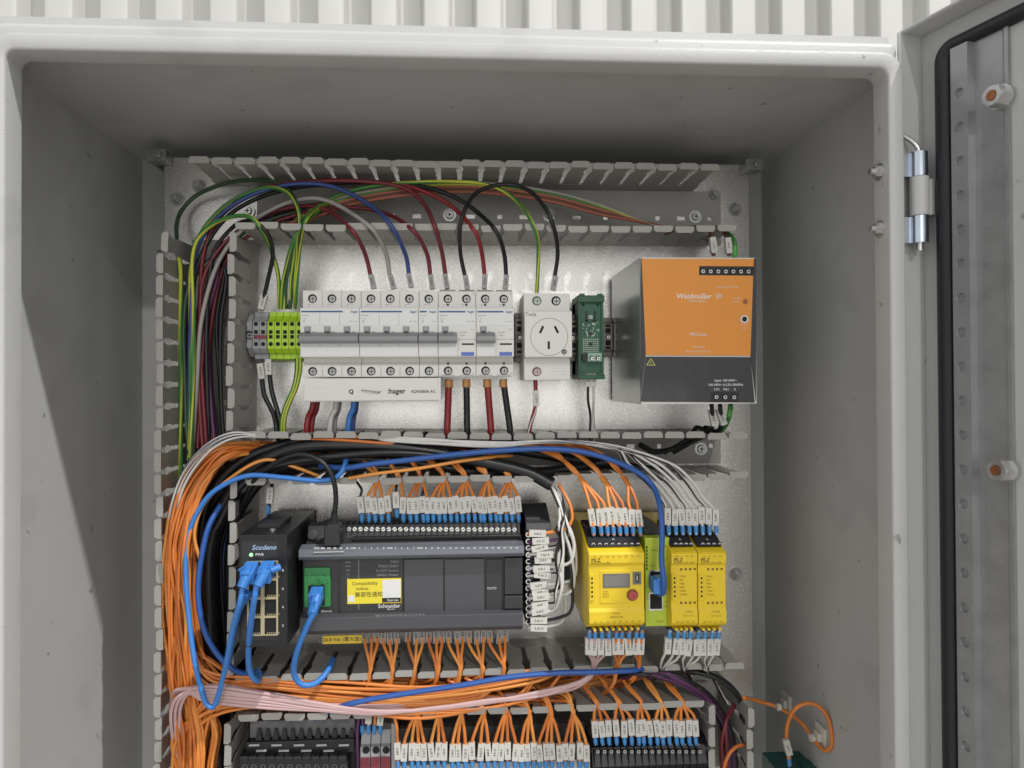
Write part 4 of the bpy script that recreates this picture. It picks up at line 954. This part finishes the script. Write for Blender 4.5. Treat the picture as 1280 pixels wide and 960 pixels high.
# lower runs into the duct under the controllers
def lower_run(s, sy, dirn=-1):
    t = rw.random(); d = rw.uniform(-74, -34); yy = 850+30*rw.random()
    out = [(s+j(2), sy, -77), (s-7+j(3), (sy+yy)/2, -76), (s-30+j(6), yy+j(3), d)]
    x = s-110
    while x > 330: out.append((x+j(15), yy+j(6)-max(0, (x-480))*.02, d+j(3))); x -= 110
    lx = 216+48*t
    out += [(305+j(8), yy+j(4), d), (268+j(4), yy+14+j(5), d-2), (lx+12, 915+j(8), d-4), (lx+6, 955, d), (lx+4, 1010, d)] if rw.random() < .62 else \
           [(305+j(8), yy-4+j(4), d), (262+j(4), yy-30, d-2), (lx+2, 790+j(9), d-4), (lx-3, 730, d), (lx, 640, d)]
    return out
botpx = [456, 464, 471, 479, 487, 495.5, 510, 520, 527.5, 536, 545, 552, 560.5, 571, 578, 586, 596, 604, 612, 624, 631]
slots5 = [463.75+27.9*k for k in range(-6, 18)]
for i, mx in enumerate(botpx):
    s = near(slots5, mx+6)
    term_wire((mx, 782, -64), (mx+.5, 806, -72), [(mx+(s-mx)*.5, 820, -79), (s+j(2), 836, -80)]+lower_run(s, 843)[1:], 1.45, oc(), f'orange wire, {ORD[i]} sleeve from left hanging below the black controller', 'orange wires below the black controller', ferr=False, lift=0, me=MARKS)
pb = [735.5, 742.5, 751, 760, 769, 776, 785, 794, 801]
for i, mx in enumerate(pb):
    s = 743 if i < 4 else (771 if i < 7 else 799); m = wPk if i < 4 else oc()
    tail = [(s+(mx-s)*.4, 824, -90), (s+j(2), 834, -82)]+([(s-4, 846, -78), (s-30, 862, -74), (640, 872+j(4), -72), (540, 882+j(4), -78), (440, 884+j(4), -82), (350, 872+j(4), -80), (280, 858+j(3), -82), (226, 866+j(4), -82), (215, 890, -78), (222, 960, -74), (224, 1010, -74)] if i < 4 else lower_run(s, 846)[1:])
    term_wire((mx+2, 788, -106), (mx-1, 814, -100), tail, 1.45, m, f"{'pink' if i < 4 else 'orange'} wire, {ORD[i]} sleeve from left hanging below the wide yellow controller", 'wires below the wide yellow controller')
for i, mx in enumerate([836, 846, 854, 862, 872, 880, 889, 897]):
    s = 829 if i < 3 else (857 if i < 6 else 884)
    term_wire((mx+2, 788, -106), (mx-3, 814, -100), [(mx-8, 824, -94), (s+j(2), 836, -80), (s+8, 850, -60), (s+25, 880, -55)], 1.35, WK, f'white and black wire, {ORD[i]} sleeve from left hanging below the narrow yellow modules', 'white wires below the narrow yellow modules')
lowpx = [497.5, 505.5, 515, 522.5, 530, 539.5, 547.5, 555, 565.5, 573, 582, 590, 601, 610, 618, 626, 634.5, 644, 652, 659.5, 667, 674.5, 682.5, 690, 699, 707, 714.5, 725, 733]
slots6 = [493+28.0*k for k in range(9)]
for i, mx in enumerate(lowpx):
    s = near(slots6, mx+3)
    term_wire((mx, 961, -76), (mx+j(.7), 928, -76), [(mx+(s-mx)*.5, 905, -78), (s+j(2.5), 889, -79)]+lower_run(s, 884)[1:], 1.5, oc(), f'orange wire, {ORD[i]} white sleeve from left over the long pale terminal row', 'orange wires into the long pale terminal row')
rpx = [742.5, 751, 759.5, 769, 779, 788, 797, 803, 811, 820, 827, 835, 844, 851, 860, 868]
slots7 = [745, 772, 800, 827, 852]
for i, mx in enumerate(rpx):
    s = near(slots7, mx-4)
    term_wire((mx+2, 930, -74), (mx, 896, -76), [(mx+(s-mx)*.6, 884, -78), (s+j(2.5), 876, -78), (s-14+j(3), 858, -66), (s-28+j(4), 842, -54), (s-60+j(5), 850, -40), (s-160, 862+j(8), -34), (s-300, 866+j(8), -34)], 1.5, oc(), f'orange wire, {ORD[i]} white sleeve from left above the black terminal row', 'orange wires into the black terminal row')
for i in range(14):                         # loose orange wires lying along the lower duct
    yy = 850+i*2.6; x1_ = rw.uniform(560, 735)
    a = (232+j(18), 1005, -72+j(6)) if i % 2 else (228+j(16), 640, -70+j(6)); b = (226+j(12), 925, -78) if i % 2 else (226+j(12), 790, -79)
    wire([a, b, (262+j(6), yy+(12 if i % 2 else -12), -80), (320, yy+j(4), -79), (430, yy+6+j(5), -78), (520, yy+10+j(5), -80), (600, yy+4+j(6), -79), (x1_, yy-10+j(4), -77), (x1_+24, 842, -72)], 1.55, oc(), 'control_wire',
         'orange wire lying in the duct below the black controller', 'wire', 'loose orange wires in the lower duct')
for i in range(6):                          # pink bundle on top
    k = i*2.1
    lo_ = [(222+k, 985, -62), (215+k*1.2, 915, -80), (214+k*1.4, 888-k*.5, -87), (224+k*1.5, 870-k*.4, -91)] if i in (0, 2, 4) else [(226+k, 1000, -40), (215+k, 905, -52), (212+k, 876, -74), (220+k, 862, -88)]
    wire(lo_+[(256, 858+k*1.7, -92), (330, 867+k*1.6+j(1.5), -92), (400, 880+k*.9+j(1.5), -91), (470, 889+k*.3+j(1.2), -90), (540, 886+j(1), -88), (610, 877+j(2), -86), (680, 866+j(3), -84), (726, 852+j(2), -80), (742, 840, -79)], 1.5, wPk, 'control_wire',
         'pale pink wire in the bundle swept across the lower duct', 'wire', 'pale pink wires in the lower duct')
# blue cables
def boot(o, a, b, r0=4.6, r1=3.4):
    a, b = pt(a), pt(b); d = (b-a); L = d.length; u = d/L
    m = MB(); m.tube([a, b], r0, 10, None, True, 0, 3, r1)
    k = part('plug_boot', m, wCy, o, sm=1.2)
    for i in range(5):
        m = MB(); p = a+d*(.45+.12*i); m.tube([p-u*.7, p+u*.7], r0+(r1-r0)*(.45+.12*i)+.55, 10); part('boot_ridge', m, wCy, k, sm=.8)
    return k
def plug(o, p, w_=5.1, h=5.2, d=14, tilt=0):
    m = MB(); m.box(-w_, w_, -d, 3, -h, h); m.box(-2.6, 2.6, -d-2, -2, h-1, h+1.8)
    me = m.mesh('plug_body', wCy); return link('plug_body', me, o, pt(p), (tilt, 0, 0), .7)
BG = 'blue network cables'
o = wire([(305, 726, -140), (300, 752, -142), (291, 785, -132), (283, 828, -118), (274, 865, -108), (267, 884, -104), (258, 880, -104), (249, 852, -102), (241, 812, -98), (236, 770, -92), (232.5, 725, -88), (233, 680, -86), (242, 650, -86), (262, 619, -87), (290, 601, -88), (315, 594, -88), (355, 597, -88), (398, 601, -88), (420, 597, -88), (430, 585, -87), (432, 577, -80), (440, 568, -66)], 2.15, wCy, 'network_cable',
         'blue network cable from the left top switch port, hanging in a long loop', 'cable', BG, n=12)
plug(o, (314.5, 711, -126), tilt=.35); boot(o, (311, 715, -137), (302, 735, -143)); m = MB(); a = pt((309, 708, -136)); b = pt((299, 713, -134)); m.tube([a, b], 1.9, 8, None, True, 0, 3, 1.3); part('latch_tab', m, wCy, o, sm=.8)
o = wire([(322, 727, -142), (318, 748, -143), (314, 775, -134), (311, 805, -118), (311, 830, -104), (315, 845, -98), (322, 851, -94), (324, 845, -86), (322, 838, -70)], 2.45, wCy, 'network_cable', 'blue network cable from the right top switch port into the lower duct', 'cable', BG, n=12)
plug(o, (335, 710, -126), tilt=.35); boot(o, (332.5, 714, -138), (322, 733, -144)); m = MB(); a = pt((338, 713, -136)); b = pt((350, 709, -132)); m.tube([a, b], 2.4, 8, None, True, 0, 3, 3.0); part('latch_tab', m, wCy, o, sm=.8)
o = wire([(306, 750, -126), (300, 762, -124), (293, 790, -112), (288, 815, -95), (284, 840, -70)], 2.2, wCy, 'network_cable', 'thin blue network cable behind the two others at the switch', 'cable', BG, n=10)
boot(o, (309, 741, -132), (304, 753, -128), 3.4, 2.6)
o = wire([(292, 610, -48), (277, 630, -70), (262, 655, -80), (254, 685, -83), (248, 725, -84), (249, 760, -84), (257, 792, -84), (272, 818, -83), (288, 834, -82), (303, 842, -78), (320, 842, -72), (345, 846, -60)], 2.4, wCySh, 'network_cable', 'blue network cable arching behind the inner upright duct wall', 'cable', BG, n=12)
o = wire([(397, 752, -118), (393, 764, -120), (385, 780, -118), (374, 806, -112), (367.5, 830, -104), (368.5, 846, -98), (378, 856, -96), (392, 855, -94), (403, 847, -90), (411, 836, -82), (416, 824, -66)], 2.45, wCy, 'network_cable', 'blue network cable plugged into the green port of the black controller', 'cable', BG, n=12)
plug(o, (396.5, 742, -98), d=12, tilt=.2); boot(o, (396, 746, -108), (390, 768, -121))
o = wire([(400, 582, -70), (430, 585, -86), (465, 580, -90), (510, 575, -91), (560, 569, -91), (620, 563.5, -91), (680, 561, -91), (730, 565, -91), (772, 578, -91), (800, 592, -90), (815, 606, -94), (824, 628, -108), (827.5, 660, -119), (827, 700, -124), (830, 728, -128), (829, 741, -124), (824, 742, -118)], 2.4, wCySh, 'network_cable', 'long blue network cable across the middle duct into the lime green module', 'cable', BG, n=12)
plug(o, (820, 729, -112), d=12, h=6); 
o = wire([(395, 898, -60), (430, 882, -86), (470, 873, -88), (520, 865, -88), (580, 856, -88), (640, 846, -88), (700, 841, -88), (745, 840, -87), (790, 838, -84), (806, 836, -76), (815, 842, -60)], 2.3, wCySh, 'network_cable', 'blue network cable lying over the orange wires in the lower duct', 'cable', BG, n=12)
# black cables
BK = 'thick black cables in the middle duct'
bkg = mat('cable_black', (.010, .010, .011), .33, 0, .1, 250, .1, 40)
ob = wire([(276, 1000, -48), (268, 860, -50), (262, 760, -54), (262, 690, -60), (276, 640, -66), (308, 592, -72), (362, 562, -74), (440, 556, -74), (530, 563, -74), (610, 578, -74), (662, 591, -75), (690, 606, -78)], 5.9, bkg, 'sheathed_cable', 'thick black cable ending in split white cores right of the black controller', 'cable', BK, n=14)
wire([(292, 1000, -30), (288, 760, -36), (288, 690, -44), (302, 634, -56), (342, 590, -62), (420, 574, -64), (520, 578, -62), (600, 590, -58), (680, 590, -44), (760, 578, -34)], 4.8, bkg, 'sheathed_cable', 'thick black cable underneath the others in the middle duct', 'cable', BK, n=14)
wire([(262, 1000, -30), (252, 760, -40), (250, 690, -50), (262, 620, -60), (306, 574, -66), (380, 551, -66), (480, 549, -60), (600, 556, -46), (720, 575, -34), (830, 590, -28)], 4.6, bkg, 'sheathed_cable', 'thick black cable closest under the duct edge below the breakers', 'cable', BK, n=14)
wire([(270, 660, -70), (302, 606, -76), (345, 582, -80), (420, 570, -80), (500, 566, -80), (580, 574, -76), (650, 585, -70)], 3.4, bkg, 'sheathed_cable', 'thinner black cable lying on the thick ones', 'cable', BK, n=12)
for i in range(9):
    wire([(258+5*i, 1000, -20+j(6)), (254+4.5*i, 800, -26+j(6)), (252+4*i, 690, -30+j(6)), (270+4*i, 630, -30), (320, 590-i, -28), (420, 570+j(8), -24), (560, 572+j(8), -22)], 1.7, [wBk, wDb, wBr, wBk, wPu, wBk][i % 6], 'control_wire', 'dark wire deep in the left upright duct behind the black cables', 'wire', 'dark wires deep in the left duct')
# USB patch lead
o = wire([(300, 640, -60), (318, 600, -80), (345, 578, -88), (372, 568, -91), (394, 572, -92), (410, 585, -93), (418, 604, -93), (420, 626, -90), (418, 642, -88)], 2.1, bkg, 'patch_lead', 'thin shiny black lead arching down to its moulded plug on the black controller', 'cable', n=12)
m = MB(); p = pt((417.5, 668, -84)); z1_ = pt((417.5, 653, -84)).z; z0_ = pt((417.5, 681, -88)).z
m.prism([(p.x-7, z0_), (p.x+7, z0_), (p.x+6.6, z1_-3), (p.x+3.5, z1_), (p.x-3.5, z1_), (p.x-6.6, z1_-3)], 'y', -94, -76); pb_ = part('plug_body', m, black_pl, o, .8)
for i in range(5): m = MB(); q = pt((418, 651.5-2.6*i, -87)); m.cyl(q, 'z', 3.6-.28*i, -.6, .6, 12); part('strain_ridge', m, black_pl, pb_)
# white cores from the black cable to the side module
sx = [673, 674, 674, 679, 678, 677, 677, 673, 674, 676, 674, 673, 672, 672]; sy = [666.7, 676.5, 685, 692, 700.8, 709.5, 718.5, 731.7, 739.5, 747, 755.5, 764.5, 776, 783.7]
for i, (mx, my) in enumerate(zip(sx, sy)):
    m = [wOr, wPu][i] if i < 2 else (wWh if i % 2 else WK if i % 4 else wBk); yb = -90
    bow = 706+rw.uniform(-7, 14)-(5 if i > 9 else 0); yb2 = j(9)
    tail = [(mx+20, my-2, yb-1), (bow-2, my-10-j(4), yb-3+yb2), (bow+2, my-30-j(6), yb-2+yb2), (bow-2+j(3), my-60 if my > 720 else 662, yb-4), (703+j(4), 645, yb+2), (697+j(5), 618, -82), (688+j(4), 602, -76)]
    if i == 0: tail = [(697, 664, -91), (709, 660, -92), (715.5, 648, -92), (713, 632, -90), (706, 618, -84), (697, 602, -78)]
    if i == 1: tail = [(697, 674, -91), (706, 670, -90), (712, 666, -86), (716, 660, -70)]
    o = wire([pt((660, my+1, -86)), pt((mx-9, my+.5, yb)), pt((mx+9, my-.5, yb))]+[pt(p) for p in tail], 1.45, m, 'control_wire',
             f"{['orange', 'purple', 'white', 'black'][0 if i == 0 else 1 if i == 1 else 2 if i % 2 or i % 4 else 3]} wire, {ORD[i]} sleeve from top beside the long controller", 'wire', 'sleeved wires at the end of the long controller', n=7, world=True)
    a, b = pt((mx-10, my+j(1.5), yb)), pt((mx+10, my-1.5+j(1.5), yb)); add_marker(o, a, b, None if i % 3 else MARK, ylift=.8+.5*(i % 2))
# breaker wires, top side
GT = 'wires into the top of the breakers'
def top_wire(tip, top, tail, m, label, r=1.95, grp=GT, me=MARKS, name='supply_wire'):
    a, b = pt(tip), pt(top); o = wire([a, a+(b-a)*.5, b]+[pt(p) for p in tail], r, m, name, label, 'wire', grp, n=8, world=True)
    add_marker(o, a, b, me, .5, ylift=.6); return o
D_ = -62
top_wire((468, 361, -50), (463, 343, -51), [(458, 322, -56), (451, 305, -70), (441, 289, -83), (418, 268, D_), (392, 258, -55), (350, 262, -50), (305, 285, -48), (270, 335, -46), (255, 420, -48), (247, 560, -50)], wDr, 'dark red wire, the leftmost of those arching into the breaker tops')
top_wire((493, 361, -50), (487, 343, -51), [(484, 322, -56), (475, 300, -72), (463, 284, -84), (437, 265, -70), (410, 251, -64), (385, 248, -60), (350, 257, -56), (305, 285, -54), (272, 330, -52), (252, 400, -54), (246, 480, -54), (240, 570, -50)], wGy, 'pale grey wire arching over the inner duct into the second breaker')
top_wire((514, 360, -50), (511, 341, -51), [(508, 322, -56), (499, 300, -74), (488, 281, -84), (470, 262, -70), (440, 243, -62), (405, 231, -58), (360, 231, -56), (310, 246, -54), (268, 276, -52), (244, 320, -50), (238, 420, -50), (236, 570, -46)], wBl, 'blue wire arching high along the top duct into the second breaker')
top_wire((541, 362, -50), (538, 345, -51), [(535, 322, -56), (527, 303, -72), (516, 288, -83), (490, 270, -60), (450, 260, -52), (400, 262, -48), (340, 280, -44), (285, 320, -40), (262, 420, -40), (250, 570, -44)], wDr, 'dark red wire into the narrow single pole breaker')
top_wire((559, 362, -50), (556.5, 342, -51), [(553, 318, -58), (548, 298, -74), (543, 282, -84), (532, 258, -68), (512, 238, -62), (480, 229, -58), (420, 226, -54), (340, 234, -50), (278, 268, -48), (254, 320, -46), (250, 420, -48), (258, 560, -52)], wDr, 'red wire into the left pole of the first blue-button breaker')
ow = top_wire((585, 362, -50), (580.5, 342, -51), [(576, 320, -58), (574.5, 298, -78), (576, 278, -86), (584, 256, -80), (597, 240, -72), (620, 231.5, -68), (644, 231.5, -68), (664, 240, -74), (680, 258, -82), (689, 275, -86), (695, 296, -76), (697, 320, -62), (694, 342, -56), (691.5, 362, -55)], wBk, 'black wire looping from a breaker over to the power socket', 1.85)
add_marker(ow, pt((691.5, 364, -55)), pt((694, 346, -56)), MARKS, ylift=.6)
top_wire((606, 362, -50), (605.5, 342, -51), [(603, 320, -58), (598.5, 300, -76), (592, 287, -82), (572, 264, -66), (545, 246, -60), (510, 233, -56), (460, 227, -52), (400, 226, -48), (330, 236, -46), (272, 275, -44), (252, 340, -42), (244, 570, -42)], wRd, 'red wire into the left pole of the second blue-button breaker')
top_wire((632, 362, -50), (632.5, 342, -51), [(631, 322, -58), (626, 302, -76), (618, 286, -82), (600, 268, -64), (575, 250, -58), (540, 236, -54), (490, 229, -50), (420, 229, -48), (345, 240, -46), (290, 266, -46), (256, 310, -46), (242, 360, -46), (240, 560, -44)], wBk, 'black wire into the right pole of the second blue-button breaker')
wire([(671, 366, -53), (672, 345, -55), (673, 318, -60), (672, 298, -74), (666, 280, -83), (652, 258, -72), (632, 240, -66), (604, 229.5, -64), (570, 227, -62), (530, 227.5, -58), (470, 232, -54), (425, 243, -52), (396, 260, -58), (382, 276, -76), (376, 300, -62), (372, 340, -50), (369, 384, -36)], 1.75, EARTH, 'earth_wire', 'green and yellow wire arching from the socket along the top duct', 'wire', 'green and yellow earth wires')
for i, (c0, c1) in enumerate(((wSa, 0), (wBr, 3), (EARTH, -3), (wGy, -6), (wSa, 6))):
    wire([(340+6*i, 290, -40), (380, 272+c1, -46), (430, 252+c1, -48), (490, 240+c1, -46), (560, 234+c1, -42), (620, 236+c1, -40), (690, 246+c1, -40), (750, 262+c1, -42), (810, 279, -40), (860, 292, -34), (888, 302, -36), (889, 315, -60)], 1.6, c0, 'supply_wire', ['salmon wire along the top duct towards the power supply', 'brown wire along the top duct towards the power supply', 'green and yellow wire along the top duct towards the power supply', 'thin grey wire along the top duct towards the power supply', 'lowest salmon wire along the top duct towards the power supply'][i], 'wire', 'wires along the top duct')
# earth wires into the green terminals and left upright duct
wire([(221, 300, -36), (221, 280, -26), (228, 262, -16), (246, 244, -16), (280, 230, -28), (316, 225, -36), (346, 228, -46), (364, 242, -56), (372, 262, -64), (374, 286, -70), (372, 310, -58), (366, 350, -44), (362, 386, -34)], 2.0, wDg, 'earth_wire', 'dark green wire arching over the top left corner', 'wire')
wire([(224, 1000, -36), (226, 560, -38), (226, 400, -40), (226, 340, -42), (222, 316, -46), (219, 305, -50)], 2.3, EARTH, 'earth_wire', 'green and yellow wire running straight down beside the outer duct wall', 'wire', 'green and yellow earth wires')
wire([(238, 572, -58), (241, 480, -58), (242, 380, -58), (240, 330, -58), (246, 300, -60), (268, 279, -66), (295, 270, -72), (314, 272, -80), (325, 284, -80), (338, 310, -62), (348, 345, -46), (349, 386, -34)], 1.9, EARTH, 'earth_wire', 'green and yellow wire curving over the duct corner into the first earth terminal', 'wire', 'green and yellow earth wires')
wire([(236, 575, -50), (238, 480, -50), (238, 380, -50), (239, 330, -50), (252, 290, -50), (285, 254, -52), (330, 235, -56), (358, 240, -62), (373, 262, -72), (374, 286, -70), (360, 330, -50), (355, 386, -34)], 1.7, EARTH, 'earth_wire', 'green and yellow wire arching high over into the third earth terminal', 'wire', 'green and yellow earth wires')
for i in range(4):
    wire([(352+5.5*i, 386, -34), (353+5*i, 355, -44), (361+3*i, 318, -60), (370+j(2), 292, -74), (378+2*i, 276, -66), (400+4*i, 256+j(3), -48), (440, 244+j(4), -40), (480, 246+j(4), -30)], 1.5, EARTH if i != 1 else wDg, 'earth_wire', 'green and yellow wire in the cluster above the earth terminals', 'wire', 'earth wires above the green terminals')
top_wire((327, 388, -36), (331, 367, -40), [(336, 345, -48), (341, 320, -60), (338, 300, -72), (328, 284, -80), (312, 276, -70), (290, 285, -56), (266, 320, -50), (258, 420, -50), (262, 570, -46)], wBk, 'black wire with white sleeve into the left grey rail terminal', 2.0, 'wires at the grey rail terminals', MARK)
for i, (c, x_, dd_) in enumerate(((wDr, 247, -50), (wGy, 250, -44), (wOr3, 258, -40), (wPu, 262, -44), (wDr, 255, -34), (wPu, 266, -30), (wDb, 234, -40), (wDg, 230, -44), (wBk, 272, -36), (wBk, 276, -40), (wBr, 264, -26))):
    wire([(x_+12, 600+j(8), dd_-10), (x_+6+j(3), 540, dd_-4), (x_+j(3), 470, dd_), (x_+j(3), 400, dd_), (x_+8+j(3), 350, dd_), (280+j(5), 310, dd_), (310+2*i, 280, dd_), (350+6*i, 262+j(5), dd_+6), (430, 254+j(7), dd_+8)], 1.8, c, 'supply_wire', ['maroon', 'pale grey', 'deep orange', 'purple', 'second maroon', 'second purple', 'navy', 'dark green', 'black', 'second black', 'brown'][i]+' wire in the upper left upright duct', 'wire', 'wires in the upper left duct')
# breaker wires, lower side
for i, (a, b, c) in enumerate((((326, 452, -38), (327.5, 472, -38), (346, 540, -48)), ((335.5, 450, -38), (337, 468, -38), (352, 540, -44)))):
    o = wire([pt(a), pt(b), pt((b[0]+3, b[1]+22, -38)), pt((c[0]-4, c[1]-22, -42)), pt(c), pt((c[0]+4, 562, -40))], 2.2, wBk, 'supply_wire', ('black wire, left of the two hanging under the grey terminals', 'black wire, right of the two hanging under the grey terminals')[i], 'wire', 'wires at the grey rail terminals', world=True)
    add_marker(o, pt(a), pt(b), MARK, .55, ylift=.5)
for i in range(2):
    wire([(371+4*i, 448, -36), (371+4*i, 462, -38), (367+3*i, 485, -42), (357+3*i, 508, -44), (352+3*i, 528, -46), (353+3*i, 560, -44)], 2.1, EARTH, 'earth_wire', ('left', 'right')[i]+' one of two green and yellow wires bending down beside the busbar cover', 'wire', 'green and yellow earth wires', twist=0)
def low_wire(px0, py0, px1, m, label, r=2.9, crimp=None, y=-44):
    o = wire([(px0, py0, y), (px0+(px1-px0)*.2, py0+14, y), (px0+(px1-px0)*.7, 520, y+2), (px1, 540, y), (px1+2, 562, y+6)], r, m, 'supply_wire', label, 'wire', 'wires below the breakers')
    if crimp: m_ = MB(); p = pt((px0, py0+4, y)); m_.cyl(p, 'z', r+.8, -4.5, 3, 12, r2=r+.5); part('crimp', m_, tan, o, sm=.8)
    return o
low_wire(392, 498, 383, wRd, 'red wire, the left of two touching, below the busbar cover', 2.8); low_wire(397, 498, 389, wRd, 'red wire, the right of two touching, below the busbar cover', 2.6, y=-38)
low_wire(421, 498, 412, wWh, 'white wire below the busbar cover', 2.6); low_wire(425, 498, 418, wGy, 'grey wire below the busbar cover', 2.0, y=-36)
low_wire(443, 498, 435, wCy, 'blue wire below the busbar cover', 2.7); low_wire(446, 498, 441, wBl, 'dark blue wire behind the blue one below the busbar cover', 2.2, y=-36)
low_wire(561, 474, 559, wRd, 'red wire with tan crimp nearest the busbar cover', 3.2, True); low_wire(583, 474, 584, wBk, 'black wire with tan crimp between two red wires', 3.0, True)
low_wire(609, 474, 614, wRd, 'red wire with tan crimp under the second blue-button breaker', 3.2, True); low_wire(629, 474, 638, wBk, 'black wire curving down right of the last red breaker wire', 3.0, True)
o = wire([(669, 474, -46), (669.5, 484, -46), (669, 510, -46), (664, 528, -44), (661, 542, -44), (660, 560, -40)], 2.0, RW, 'supply_wire', 'red and white wire hanging below the power socket', 'wire', 'wires below the breakers', twist=.05); add_marker(o, pt((670.5, 507, -47)), pt((669.5, 486, -47)), MARK)
for i, (c, dx) in enumerate(((wBk, 0), (WK, 7))):
    o = wire([pt((734.5+dx, 456, -40)), pt((735+dx, 483, -40)), pt((735+dx, 500, -38)), pt((738+dx*.5, 520, -32)), pt((737.5+dx*.8, 542, -34)), pt((738+dx, 560, -34))], 1.2, c, 'control_wire', ('thin black wire with white sleeve under the green converter', 'thin white wire with white sleeve under the green converter')[i], 'wire', 'wires below the green converter', world=True)
    add_ferrule(o, pt((734.5+dx, 460, -42)), Vector((0, 0, -1))); add_marker(o, pt((735+dx, 484, -41)), pt((734.8+dx, 466, -41)), MARK)
# power supply wires
for i, (a, b) in enumerate((((892, 320, -70), (890, 297, -70)), ((911.5, 320, -70), (908, 297, -70)))):
    o = wire([pt(a), pt(b), pt((b[0]-4, 288, -66)), pt((b[0]-20, 284, -50)), pt((b[0]-60, 292, -30))], 2.0, wBr, 'supply_wire', ('brown wire, left sleeve, on top of the orange power supply', 'brown wire, right sleeve, on top of the orange power supply')[i], 'wire', 'wires at the orange power supply', world=True); add_marker(o, a=pt(a), b=pt(b), ylift=1)
o = wire([(918.5, 322, -72), (919, 306, -72), (915, 296, -68), (905, 290, -60), (880, 286, -40)], 2.1, wGr, 'earth_wire', 'green wire on top of the orange power supply', 'wire'); add_ferrule(o, pt((918.5, 315, -72)), Vector((0, 0, 1)), None); 
for c_ in o.children: c_.data = c_.data.copy(); c_.data.materials[0] = gnF; c_.scale = (1.3, 1.3, 1.5)
for i, (a, b) in enumerate((((889.5, 506, -92), (890.5, 531, -78)), ((900, 506, -92), (901.5, 531, -78)))):
    o = wire([pt(a), pt(b), pt((b[0]-6, 540, -70)), pt((b[0]-20, 534, -60)), pt((b[0]-30, 548, -50)), pt((b[0]-60, 566, -34))], 2.0, wBk, 'supply_wire', ('dark wire, left sleeve, under the orange power supply', 'dark wire, right sleeve, under the orange power supply')[i], 'wire', 'wires at the orange power supply', world=True); add_marker(o, pt(a), pt(b), frac=.62, ylift=1.5)
o = wire([(913, 506, -90), (912.5, 516, -86), (909, 528, -80), (903, 537, -72), (890, 545, -50)], 2.0, wGr, 'earth_wire', 'short green wire under the orange power supply', 'wire'); add_ferrule(o, pt((912.5, 514, -87)), Vector((-.2, 0, -1)))
for c_ in o.children: c_.data = c_.data.copy(); c_.data.materials[0] = gnF; c_.scale = (1.2, 1.2, 1.5)
wire([(800, 556, -60), (820, 565, -50), (850, 558, -40), (880, 545, -36)], 2.6, wBk, 'supply_wire', 'black wire lying in the right end of the middle duct', 'wire')
# switch supply, lower grey terminals, purple wires
o = wire([pt((335, 645, -60)), pt((340, 606, -50)), pt((344, 590, -40))], 1.6, wBk, 'control_wire', 'thin wire with white sleeve dropping into the top of the network switch', 'wire', world=True); add_ferrule(o, pt((335, 637, -62)), Vector((.05, 0, 1))); add_marker(o, pt((336, 630, -60)), pt((340, 606, -54)))
for i in range(4):
    o = wire([pt((453+7.5*i, 916, -60)), pt((454+7.5*i, 892, -60)), pt((456+7*i, 876, -50)), pt((440+7*i, 862, -40))], 1.6, [wPu, wWh, wOr, wWh][i], 'control_wire', f'short wire, {ORD[i]} from left with blue end into the lower grey terminals', 'wire', 'wires into the lower grey terminals', world=True); add_ferrule(o, pt((453+7.5*i, 911, -61)), Vector((0, 0, 1)))
    if i in (1, 3): add_marker(o, pt((453+7.5*i, 904, -62)), pt((454+7.5*i, 886, -62)))
wire([(447, 1000, -60), (447.5, 950, -60), (446.5, 915, -58), (450, 890, -60)], 1.7, wPu, 'control_wire', 'purple wire beside the black relay block', 'wire')
for i in range(7):
    wire([(770+8*i+j(3), 846+j(2), -62), (800+6*i, 843+j(3), -84+i), (838+4*i, 852+j(3), -78), (876+2*i, 872+j(4), -66), (900+2*i, 905, -56+j(5)), (908+2*i, 950, -50), (909+2*i, 1010, -46)], 1.6, wPu if i % 3 else wBk, 'control_wire', 'dark purple wire sweeping into the right upright duct', 'wire', 'purple wires in the right duct')
wire([(852, 838, -60), (880, 842, -66), (905, 852, -66), (921, 868, -62), (927, 884, -50), (930, 1000, -30)], 2.8, wBk, 'sheathed_cable', 'black cable bending down at the right end of the lower duct', 'cable')
for i in range(2): wire([(905+6*i, 1000, -66), (902+6*i, 930, -64), (908, 900, -60), (916+4*i, 880, -44)], 1.7, wDr, 'control_wire', 'dark red wire in the lower right upright duct', 'wire', 'dark red wires in the right duct')
wire([(903, 1005, -76), (905, 960, -78), (913, 940, -78), (926, 931, -72), (938, 935, -60)], 1.6, wOr3, 'control_wire', 'orange wire curling through the lower right duct wall', 'wire')
# looped orange wire to the green plug
lw = [pt((930, 872, -60)), pt((950, 877, -30)), pt((972, 884, -34)), pt((1000, 902, -50)), pt((1018, 925, -66)), pt((1030, 938, -80)), pt((1039, 934, -86)), pt((1039, 912, -86)), pt((1031, 890, -80)), pt((1014, 879, -72)), pt((996, 884, -66)), pt((986, 900, -62)), pt((983, 920, -60)), pt((986, 945, -60)), pt((987, 956, -60))]
o = wire(lw, 1.9, wOr, 'control_wire', 'orange wire tied in a loop on the right wall above the green plug', 'wire', n=10, world=True)
add_ferrule(o, pt((986.5, 952, -60)), Vector((0, 0, 1))); add_marker(o, pt((987, 947, -62)), pt((980, 919, -62)), ylift=1)
for p in ((973, 884, -36), (1015, 922, -66)): m = MB(); q = pt(p); m.cyl(q, 'x', 3.4, -2, 2, 12); part('tie_strap', m, tieM, o, sm=.8)
